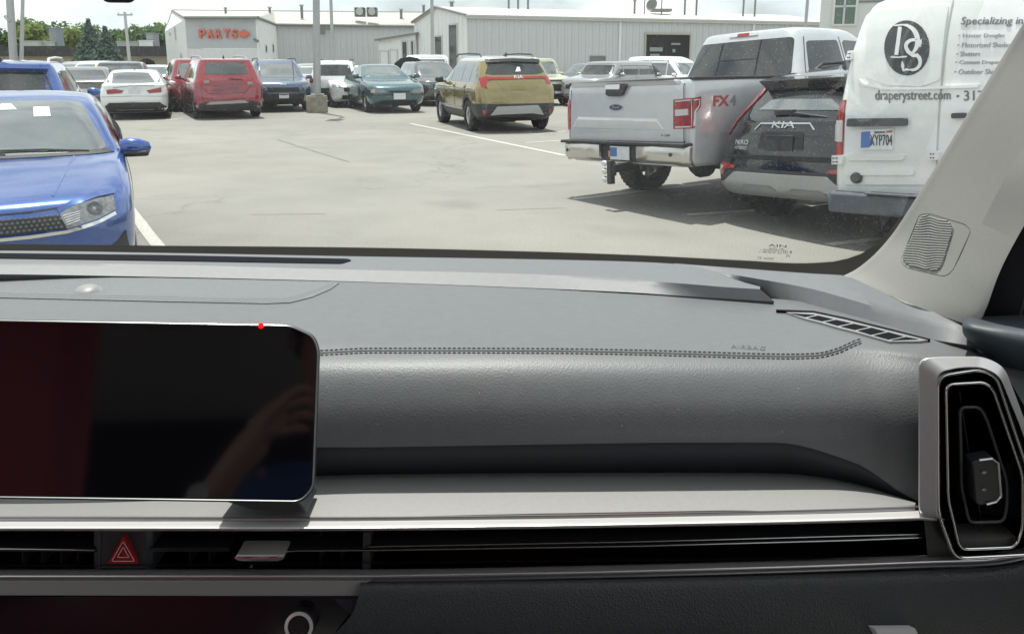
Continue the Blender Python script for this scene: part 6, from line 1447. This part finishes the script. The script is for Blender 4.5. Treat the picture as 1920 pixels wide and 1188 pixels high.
# --- things standing on the roofs
def roof_thing(mb, name, label, cat_, group=None, mat=trim_g): tag(mb.obj(name, mat, None, .6), label, cat_, group)
for px,y0,y1,Y,lab,rr in ((441,22,32,86,'short vent cap on the parts building roof above the sign',.12),(521,21,33,90,'vent cap on the parts building roof right of the sign',.14),(579,17,35,92,'dark slanted stove pipe on the parts building roof left of the lamp pole',.16),(759,24,37,97,'grey vent cap on the parts building roof near its right end',.16),
                       (800,17,27,98,'squat vent cap at the right end of the parts building ridge',.15),(851,11,21,75,'white mushroom vent on the workshop roof by its gable',.16)):
    zz = zpx(y1,Y)-.25; roof_thing(vent_pipe((XY(px,Y)[0],Y,zz), zpx(y0,Y)-zz, rr, True), 'vent_pipe', lab, 'vent')
for px,y0,y1,Y,lab in ((1182,9,27,72,'vent cup on the workshop roof left of the mast'),(1200,-10,22,72.3,'tall thin mast on the workshop roof'),(1231,-8,20,73,'thin antenna rod rising from the square roof unit'),(1273,2,25,73.6,'left flue pipe of the first pair on the workshop roof'),(1294,1,25,74,'right flue pipe of the first pair on the workshop roof'),(1379,3,26,76,'left flue pipe of the second pair on the workshop roof'),(1400,3,26,76.4,'right flue pipe of the second pair on the workshop roof'),(954,2,22,70,'left stub pipe on the workshop roof beyond its gable'),(971,0,22,70.3,'middle stub pipe on the workshop roof beyond its gable'),(989,3,22,70.6,'right stub pipe on the workshop roof beyond its gable')):
    zz = zpx(y1,Y)-.6; roof_thing(vent_pipe((XY(px,Y)[0],Y,zz), zpx(y0,Y)-zz, .05 if y0 < 0 else .09, px == 1182), 'flue_pipe' if y0 >= 0 else 'mast', lab, 'pipe' if y0 >= 0 else 'mast')
Y = 73; dsh = MB(); dsh.lathe((XY(1214,Y)[0],Y,zpx(16,Y)), (-.6,-.7,.2), [(.55,.12),(.35,.03),(0,0)], 16); dsh.cyl((XY(1214,Y)[0],Y,zpx(26,Y)),(XY(1214,Y)[0],Y,zpx(16,Y)),.06); roof_thing(dsh,'satellite_dish','dark dish leaning on the workshop roof','dish')
ac = MB(); ac.box((XY(1230,Y)[0],Y,zpx(25,Y)),(1.7,1.2,.22)); roof_thing(ac,'roof_unit','flat square unit on the workshop roof under the antenna rod','roof unit')
for px,lab in ((685,'left air-conditioning unit on the parts building roof'),(707,'right air-conditioning unit on the parts building roof')):
    Y = 93; c0 = Vector((XY(px,Y)[0],Y,zpx(29,Y))); a = empty('air_conditioner', c0-Vector((0,0,.5)), 0, lab, 'air conditioner', 'air-conditioning units on the parts building roof')
    MB().box((0,0,.55),(1.05,.9,1.0)).obj('casing', M('ac_green', (.10,.125,.11), .6), a, 0, .03); MB().box((-.55,0,.55),(.12,.8,1.0)).obj('side_panel', M('ac_pale', (.5,.52,.5), .6), a, 0); MB().lathe((0,-.46,.6),(0,-1,0),[(0,.0),(.36,.0),(.4,.05),(.42,0)],18).obj('fan_grille', M('ac_pale', (.5,.52,.5), .6), a)
# --- near showroom corner on the right
sh = empty('showroom', (0,0,0), 0, 'cream showroom wall with a green-glass window above the pickup cab', 'building')
s0_, s1_ = XY(1519,44), XY(1990,40)
wsx, ts_, ns_ = wall(sh, s0_, s1_, 0, 9, M('wall_cream', (.66,.67,.64), .7, noise=(.4,.04)), 2.4, ribs=False)
def us(px): r_ = (px-CX)/FPX; return (r_*s0_[1]-s0_[0])/(ts_.x-r_*ts_.y)
wo = opening(sh, s0_, ts_, ns_, us(1545), us(1582), zpx(49,43.6), 8.0, 'window', M('wall_cream', (.66,.67,.64), .7), M('tinted_green', (.075,.13,.085), .08, coat=.6, spec=.7))
A = Vector((*s0_,0))
for (ua,ub,za,zb_) in ((us(1562)-.05,us(1562)+.05,zpx(49,43.6),8.0),(us(1545),us(1582),zpx(18,43.6)-.05,zpx(18,43.6)+.05),(us(1545),us(1582),zpx(-16,43.6)-.05,zpx(-16,43.6)+.05)):
    MB().prism([A+ts_*ua+ns_*.10+Vector((0,0,za)),A+ts_*ub+ns_*.10+Vector((0,0,za)),A+ts_*ub+ns_*.10+Vector((0,0,zb_)),A+ts_*ua+ns_*.10+Vector((0,0,zb_))], -ns_*.06).obj('muntin', sill_m, wo, 0)
MB().prism([A+ts_*us(1582)+ns_*.06+Vector((0,0,zpx(12,43.6))),A+ts_*14+ns_*.06+Vector((0,0,zpx(12,43))),A+ts_*14+ns_*.06+Vector((0,0,zpx(12,43)+.1)),A+ts_*us(1582)+ns_*.06+Vector((0,0,zpx(12,43.6)+.1))], -ns_*.05).obj('wall_joint', trim_g, sh, 0)
# --- low flat building far left
lb_ = empty('low_building', (0,0,0), 0, 'long low tan building with a dark brown flat-roof band at the far left', 'building')
q0, q1 = XY(-420,93), XY(332,97)
tan = M('wall_tan', (.40,.345,.25), .85, noise=(2,.08)); band_m = M('fascia_dark', (.045,.047,.047), .8, noise=(3,.25))
wall(lb_, q0, q1, 0, zpx(105,95), tan, ribs=False)
y_ = 1.0; 
for i in range(40):
    A_, B_ = Vector((*q0,0)).lerp(Vector((*q1,0)),i/40), Vector((*q0,0)).lerp(Vector((*q1,0)),(i+.985)/40); dz = -.25 if i > 23 else 0
    MB().prism([A_+Vector((0,-.6,zpx(106,95))),B_+Vector((0,-.6,zpx(106,95))),B_+Vector((0,-.6,zpx(84,95)+dz)),A_+Vector((0,-.6,zpx(84,95)+dz))], (0,.3,0)).obj('fascia_panel', band_m, lb_, 0)
slab(lb_, [Vector((q0[0],q0[1]-.5,zpx(86,95)-.2)),Vector((q1[0],q1[1]-.5,zpx(86,95)-.2)),Vector((q1[0],q1[1]+14,zpx(86,95)-.2)),Vector((q0[0],q0[1]+14,zpx(86,95)-.2))], .2, trim_g)
for px0,px1,y0,y1,Y,lab,mt in ((71,101,80,93,99,'long pale unit on the low building roof',M('unit_pale', (.52,.52,.48), .7)),(104,124,81,93,100,'short pale unit beside the grey stack on the low building roof',M('unit_pale', (.52,.52,.48), .7)),(123,136,57,92,101,'square grey stack on the low building roof',M('unit_grey', (.25,.275,.29), .7)),(244,282,81,93,100,'wide grey unit on the low building roof right of the spruce',M('unit_grey2', (.40,.42,.42), .7)),(284,299,79,92,99,'white hooded unit on the low building roof',white_w),(298,311,66,93,101,'tall grey duct on the low building roof',M('unit_grey', (.25,.275,.29), .7))):
    x0,x1 = XY(px0,Y)[0],XY(px1,Y)[0]; z0,z1 = zpx(y1,Y)-.3,zpx(y0,Y); mb = MB(); mb.box(((x0+x1)/2,Y,(z0+z1)/2),(x1-x0,1.6,z1-z0)); mb.box(((x0+x1)/2,Y,z1+.04),(x1-x0+.2,1.8,.08)); roof_thing(mb,'roof_unit',lab,'roof unit',mat=mt)
# --- poles
steel = M('pole_steel', (.42,.44,.44), .5, metal=.3, noise=(2,.08)); wood = M('pole_wood', (.30,.29,.27), .9, noise=(3,.15))
def pole(name, label, cat_, base, r0, r1, h, lean=(0,0), mat=steel):
    e = empty(name, (base[0],base[1],0), 0, label, cat_)
    MB().cyl((0,0,0),(lean[0],lean[1],h),r0,r1,n=16).obj('shaft', mat, e); return e
bx, by = ground_at(595,211)
lp_ = pole('lamp_post', 'grey lamp pole standing on a round concrete base beside the slate crossover', 'lamp post', (bx,by), .125, .085, 7.5, (.30,0))
cb = MB(); cb.lathe((0,0,0),(0,0,1),[(.33,0),(.335,.05),(.325,.50),(.31,.53),(0,.53)],28); cb.obj('concrete_base', M('concrete', (.27,.25,.20), .9, noise=(6,.3), bump=('n',40,.5,.01)), lp_, .6)
MB().box((.03,0,.56),(.36,.36,.05)).obj('base_plate', steel, lp_, 0, .01)
ah = MB(); ah.tube([(.3,0,7.4),(.5,-.5,7.8),(.5,-1.2,7.85)], .05, 8); ah.box((.5,-1.6,7.85),(.4,.8,.14)); ah.obj('lamp_head', steel, lp_, .6)
for px,Y,r,lab,h in ((631.5,60,.13,'thin grey pole in front of the long wall right of the lamp pole',16),(814,58,.13,'slender pole before the workshop gable',16),(1493,58,.12,'thin pole at the right end of the workshop',14)):
    X = XY(px,Y)[0]; pole('light_pole', lab, 'pole', (X,Y), r, r*.7, h, (.12,0))
Y = 60
for px,r,lab,h,arm in ((43,.28,'thick grey pole at the far left, left of a twin pair',14,0),(54,.15,'thin pole of the far-left twin pair carrying a small cross-arm',zpx(2,60),1)):
    e = pole('utility_pole', lab, 'pole', (XY(px,Y)[0],Y), r, r*.8, h, (.9,0))
    if arm: MB().box((.8,0,h-.15),(.55,.10,.10)).obj('cross_arm', steel, e, 0); MB().box((.9,0,h+.1),(.15,.15,.4)).obj('insulator', steel, e, 0)
    else: MB().tube([(0,-.2,zpx(35,60)),(.35,-.25,zpx(45,60))], .12, 6).obj('bracket', steel, e)
Y = 78; e = pole('utility_pole', 'pale utility pole with a flat cross-arm right of the spruce', 'pole', (XY(258,Y)[0],Y), .17, .12, zpx(28,Y), (0,0), M('pole_pale', (.50,.51,.49), .8)); MB().box((0,0,zpx(33,Y)),(1.45,.12,.14)).obj('cross_arm', M('pole_pale', (.50,.51,.49), .8), e, 0)
for k in (-.6,.6): MB().cyl((k,0,zpx(33,Y)),(k,0,zpx(31,Y)+.1),.05,n=8).obj('insulator', steel, e)
# --- trees
def leaf_mat(name, col):
    m = M(name, col, .75, spec=.2, noise=(.9,.35)); n = m.node_tree; p = n.nodes['Principled BSDF']
    t = n.nodes.new('ShaderNodeBsdfTranslucent'); x = n.nodes.new('ShaderNodeMixShader'); x.inputs[0].default_value = .5
    src = p.inputs['Base Color'].links[0].from_socket; n.links.new(src, t.inputs[0]); n.links.new(p.outputs[0], x.inputs[1]); n.links.new(t.outputs[0], x.inputs[2]); n.links.new(x.outputs[0], n.nodes['Material Output'].inputs[0])
    return m
bark = M('bark', (.09,.075,.06), .95, noise=(4,.3))
def crown(e, n, shape, leaf, mat, seed):
    rnd = random.Random(seed); V = []; F = []
    for _ in range(n):
        p, nrm = shape(rnd); s = leaf*rnd.uniform(.6,1.4)
        d = Vector((rnd.gauss(0,1),rnd.gauss(0,1),rnd.gauss(0,1))).normalized()*.8+nrm
        x = d.cross(Vector((rnd.gauss(0,1),rnd.gauss(0,1),rnd.gauss(0,1)))).normalized()*s; y = d.cross(x).normalized()*s*.7; b = len(V)
        V += [p-x, p-y*.6, p+x, p+y]; F.append((b,b+1,b+2,b+3))
    return obj('crown', V, F, mat, e, 0)
def decid(label, X, Y, h, r, mat, seed, n=2600):
    rnd = random.Random(seed); e = empty('deciduous_tree', (X,Y,0), 0, label, 'tree', 'trees behind the low building')
    mb = MB(); mb.tube([(0,0,0),(.1,0,h*.3),(0,.1,h*.6)], [.28,.22,.12], 8)
    lob = [(Vector((rnd.uniform(-.6,.6)*r, rnd.uniform(-.5,.5)*r, h*rnd.uniform(.38,.86))), r*rnd.uniform(.30,.55)) for _ in range(11)]
    for c,_ in lob[:6]: mb.tube([(0,0,h*.35),c*.6+Vector((0,0,h*.15)),c], [.12,.07,.03], 6)
    mb.obj('trunk', bark, e)
    def shp(q):
        c, rr = q.choice(lob); d = Vector((q.gauss(0,1),q.gauss(0,1),q.gauss(0,1))).normalized(); return c+Vector((d.x,d.y,d.z*.8))*rr*q.uniform(.55,1.08), d
    crown(e, n, shp, .30, mat, seed+1)
lm_ = [leaf_mat('leaf_green', (.16,.24,.10)), leaf_mat('leaf_light', (.24,.30,.10)), leaf_mat('leaf_dark', (.12,.19,.09))]
TD = [(-60,108,36,0,'dark green tree at the far left edge, tall'),(12,112,52,2,'rounded green tree left of the twin poles'),(34,118,68,1,'yellow-green bush tree low beside the twin poles'),(78,112,42,1,'broad light green tree right of the twin poles'),(98,116,40,0,'mid green tree behind the grey stack'),(120,120,44,2,'dark round tree just left of the spruce'),(150,112,54,1,'bright yellow-green tree between stack and spruce'),(180,124,50,0,'green tree behind the spruce'),
      (254,116,56,2,'dark tree behind the utility pole'),(274,112,52,0,'green tree right of the utility pole'),(301,110,48,2,'loose tall tree left of the parts building'),(318,116,54,0,'green tree touching the parts building gable'),(-130,112,45,0,'tall tree beyond the left edge')]
for i,(px,Y,py,k,lab) in enumerate(TD): decid(lab, XY(px,Y)[0], Y, zpx(py,Y), 2.9+(i%3)*.5, lm_[k], 40+i)
def spruce(label, X, Y, h, r, seed):
    e = empty('spruce', (X,Y,0), 0, label, 'tree', 'spruces before the low building'); MB().tube([(0,0,0),(0,0,h*.98)], [.22,.03], 8).obj('trunk', bark, e)
    def shp(q):
        t = q.random()**.75; z = h*(.06+.93*(1-t)); lay = 1-.22*((z*2.2)%1); rr = r*t*lay*q.uniform(.45,1.05); a = q.uniform(0,math.tau); rr *= 1+.16*math.sin(5*a+z*3)
        return Vector((math.cos(a)*rr, math.sin(a)*rr, z-rr*.18)), Vector((math.cos(a),math.sin(a),.25))
    crown(e, 2600, shp, .21, leaf_mat('needle', (.11,.17,.14)), seed)
spruce('tall blue-green spruce in front of the low building', *XY(190,80), zpx(40,80), 2.7, 5)
spruce('shorter spruce on the right of the tall one', *XY(219,79), zpx(53,79), 2.3, 6)
sb = empty('shrub', (*XY(289,72),0), 0, 'dark clipped shrub before the pale wall left of the parts building', 'shrub')
MB().tube([(0,0,0),(0,0,1.0)], .08, 6).obj('trunk', bark, sb)
crown(sb, 900, lambda q: (lambda d: (Vector((d.x*.72,d.y*.6,1.25+d.z*.55)), d))(Vector((q.gauss(0,1),q.gauss(0,1),q.gauss(0,1))).normalized()*q.uniform(.7,1)), .14, leaf_mat('leaf_black', (.025,.035,.028)), 77)
# ================================================================== the photographer, seen only as a faint reflection in the touchscreen
skin_m = M('skin', (.52,.30,.22), .5, spec=.4, noise=(40,.06)); shirt_m = M('shirt_blue', (.055,.115,.30), .85, noise=(60,.08), bump=('n',90,.4,.004)); hair_m = M('hair_brown', (.035,.022,.015), .7)
def skinned(name, joints, edges, mat, parent, root, sub=2):
    me = bpy.data.meshes.new(name); me.from_pydata([j[:3] for j in joints], edges, []); me.materials.append(mat)
    o = bpy.data.objects.new(name, me); link(o, parent)
    o.modifiers.new('skin','SKIN'); sm = o.modifiers.new('sub','SUBSURF'); sm.levels = sm.render_levels = sub
    for i,j in enumerate(joints):
        r = j[3]; me.skin_vertices[0].data[i].radius = (r,r) if not isinstance(r,tuple) else r
        me.skin_vertices[0].data[i].use_root = (i == root)
    o.modifiers['skin'].use_smooth_shade = True
    return o
man = empty('person', (.05,-.62,.55), 0, 'person in a blue shirt and dark wristwatch raising the left hand to take the picture', 'person')
man.matrix_world = Matrix.Translation((0,0,0)); man.location = (0,0,0)
J = []; E_ = []
def chain(pts, start=None):
    prev = start; first = len(J)
    for p in pts:
        J.append(p); i = len(J)-1
        if prev is not None: E_.append((prev,i))
        prev = i
    return first, prev
p0, chest = chain([(.06,-.62,.62,.15),(.06,-.63,.80,.145),(.06,-.62,1.02,.16),(.06,-.60,1.22,.17)])
_, neck = chain([(.06,-.58,1.36,.065),(.055,-.53,1.45,.058)], chest)
_, head = chain([(.05,-.50,1.55,.085),(.045,-.48,1.65,.092),(.045,-.49,1.73,.07)], neck)
_, ls = chain([(-.12,-.60,1.30,.062),(-.20,-.56,1.22,.055),(-.30,-.42,1.09,.046),(-.335,-.33,1.07,.043)], chest)
_, lw = chain([(-.30,-.24,1.13,.042),(-.235,-.145,1.21,.034),(-.20,-.105,1.26,.028)], ls)
_, lp1 = chain([(-.165,-.082,1.305,.033),(-.135,-.068,1.345,.030)], lw)
for k,(a,b,c) in enumerate([((-0.107,-0.058,1.383),(-0.075,-0.048,1.403),(-0.050,-0.041,1.393)),((-0.103,-0.062,1.363),(-0.070,-0.046,1.378),(-0.047,-0.036,1.368)),((-0.103,-0.066,1.343),(-0.073,-0.048,1.352),(-0.051,-0.038,1.344)),((-0.107,-0.070,1.324),(-0.081,-0.052,1.328),(-0.061,-0.042,1.322))]):
    chain([(*a,.0105),(*b,.0095),(*c,.008)], lp1)
chain([(-0.145,-0.052,1.333,.012),(-0.123,-0.036,1.358,.0105),(-0.100,-0.026,1.376,.009)], lp1-1)
_, rs = chain([(.24,-.60,1.30,.062),(.32,-.56,1.22,.055),(.37,-.44,1.12,.046),(.37,-.34,1.12,.042)], chest)
_, rw = chain([(.30,-.24,1.22,.038),(.22,-.16,1.34,.030),(.19,-.12,1.40,.026)], rs)
_, rp = chain([(.165,-.09,1.45,.031),(.15,-.075,1.485,.028)], rw)
for a,b,c in [((.125,-.062,1.52),(.095,-.050,1.535),(.07,-.042,1.525)),((.122,-.066,1.50),(.09,-.050,1.51),(.066,-.040,1.50)),((.122,-.07,1.48),(.094,-.052,1.485),(.07,-.042,1.478)),((.126,-.074,1.46),(.10,-.056,1.462),(.08,-.046,1.456))]: chain([(*a,.0105),(*b,.0095),(*c,.008)], rp)
chain([(.16,-.055,1.47,.012),(.14,-.04,1.495,.0105),(.115,-.03,1.51,.009)], rp-1)
for sx in (-1,1): chain([(.06+sx*.10,-.55,.56,.085),(.06+sx*.14,-.25,.60,.075),(.06+sx*.15,.02,.60,.065),(.06+sx*.15,.10,.42,.05)], p0)
skinned('body', J, E_, skin_m, man, 0)
SJ, SE = [], []
J_, E__ = J, E_
J, E_ = SJ, SE
p0, chest = chain([(.06,-.62,.60,.165),(.06,-.63,.80,.162),(.06,-.62,1.02,.176),(.06,-.60,1.22,.182),(.06,-.585,1.33,.09)])
chain([(-.12,-.60,1.30,.080),(-.20,-.56,1.22,.072),(-.295,-.43,1.10,.064),(-.325,-.36,1.08,.060)], chest-1)
chain([(.24,-.60,1.30,.080),(.32,-.56,1.22,.072),(.365,-.45,1.13,.064),(.37,-.38,1.12,.060)], chest-1)
skinned('shirt', SJ, SE, shirt_m, man, 0)
MB().lathe((.045,-.505,1.70),(0,-.25,1),[(.102,-.06),(.108,0),(.098,.05),(.06,.085),(0,.095)],20).obj('hair', hair_m, man, 1.5)
fc = MB()
for sx in (-1,1): fc.lathe((.045+sx*.032,-.393,1.655),(0,1,0),[(.012,0),(.009,.006),(0,.009)],10)
fc.obj('eye', M('eye_white', (.6,.58,.55), .3), man); MB().tube([(.045,-.395,1.66),(.045,-.372,1.625),(.045,-.392,1.615)],[.007,.012,.008],8).obj('nose', skin_m, man, 1.5); MB().tube([(.022,-.397,1.588),(.045,-.388,1.587),(.068,-.397,1.588)],[.003,.006,.003],6).obj('mouth', M('lip', (.36,.13,.11), .5), man)
for sx in (-1,1): MB().lathe((.045+sx*.092,-.48,1.645),(sx,.2,0),[(.006,0),(.022,.006),(.028,.014),(.018,.016)],12).obj('ear', skin_m, man, 1.5)
wa = MB(); ax = (Vector((-.20,-.105,1.26))-Vector((-.235,-.145,1.21))).normalized(); wc = Vector((-.228,-.137,1.22)); wa.lathe(wc-ax*.011, ax, [(.034,0),(.037,.003),(.037,.019),(.034,.022)], 24); wt = wa.obj('wristwatch', M('watch_dark', (.02,.02,.022), .4), man, .6)
wf = wc+Vector((-.02,.034,.012)); MB().lathe(wf-Vector((-.3,.85,.4)).normalized()*.006,(-.3,.85,.4),[(.0,.010),(.017,.010),(.020,.006),(.020,0)],24).obj('watch_case', silver, wt, .5)

man.location = (-.055,0,.115)

pp = MB().prism([at(x,y,.765) for x,y in ((1640,1178),(1716,1177),(1726,1198),(1652,1199))], (0,.06,-.03)).obj('paper', M('paper_white', (.70,.71,.70), .7), None, 0)
tag(pp, 'white paper sheet sticking up below the glove-box lid at the bottom edge', 'paper')
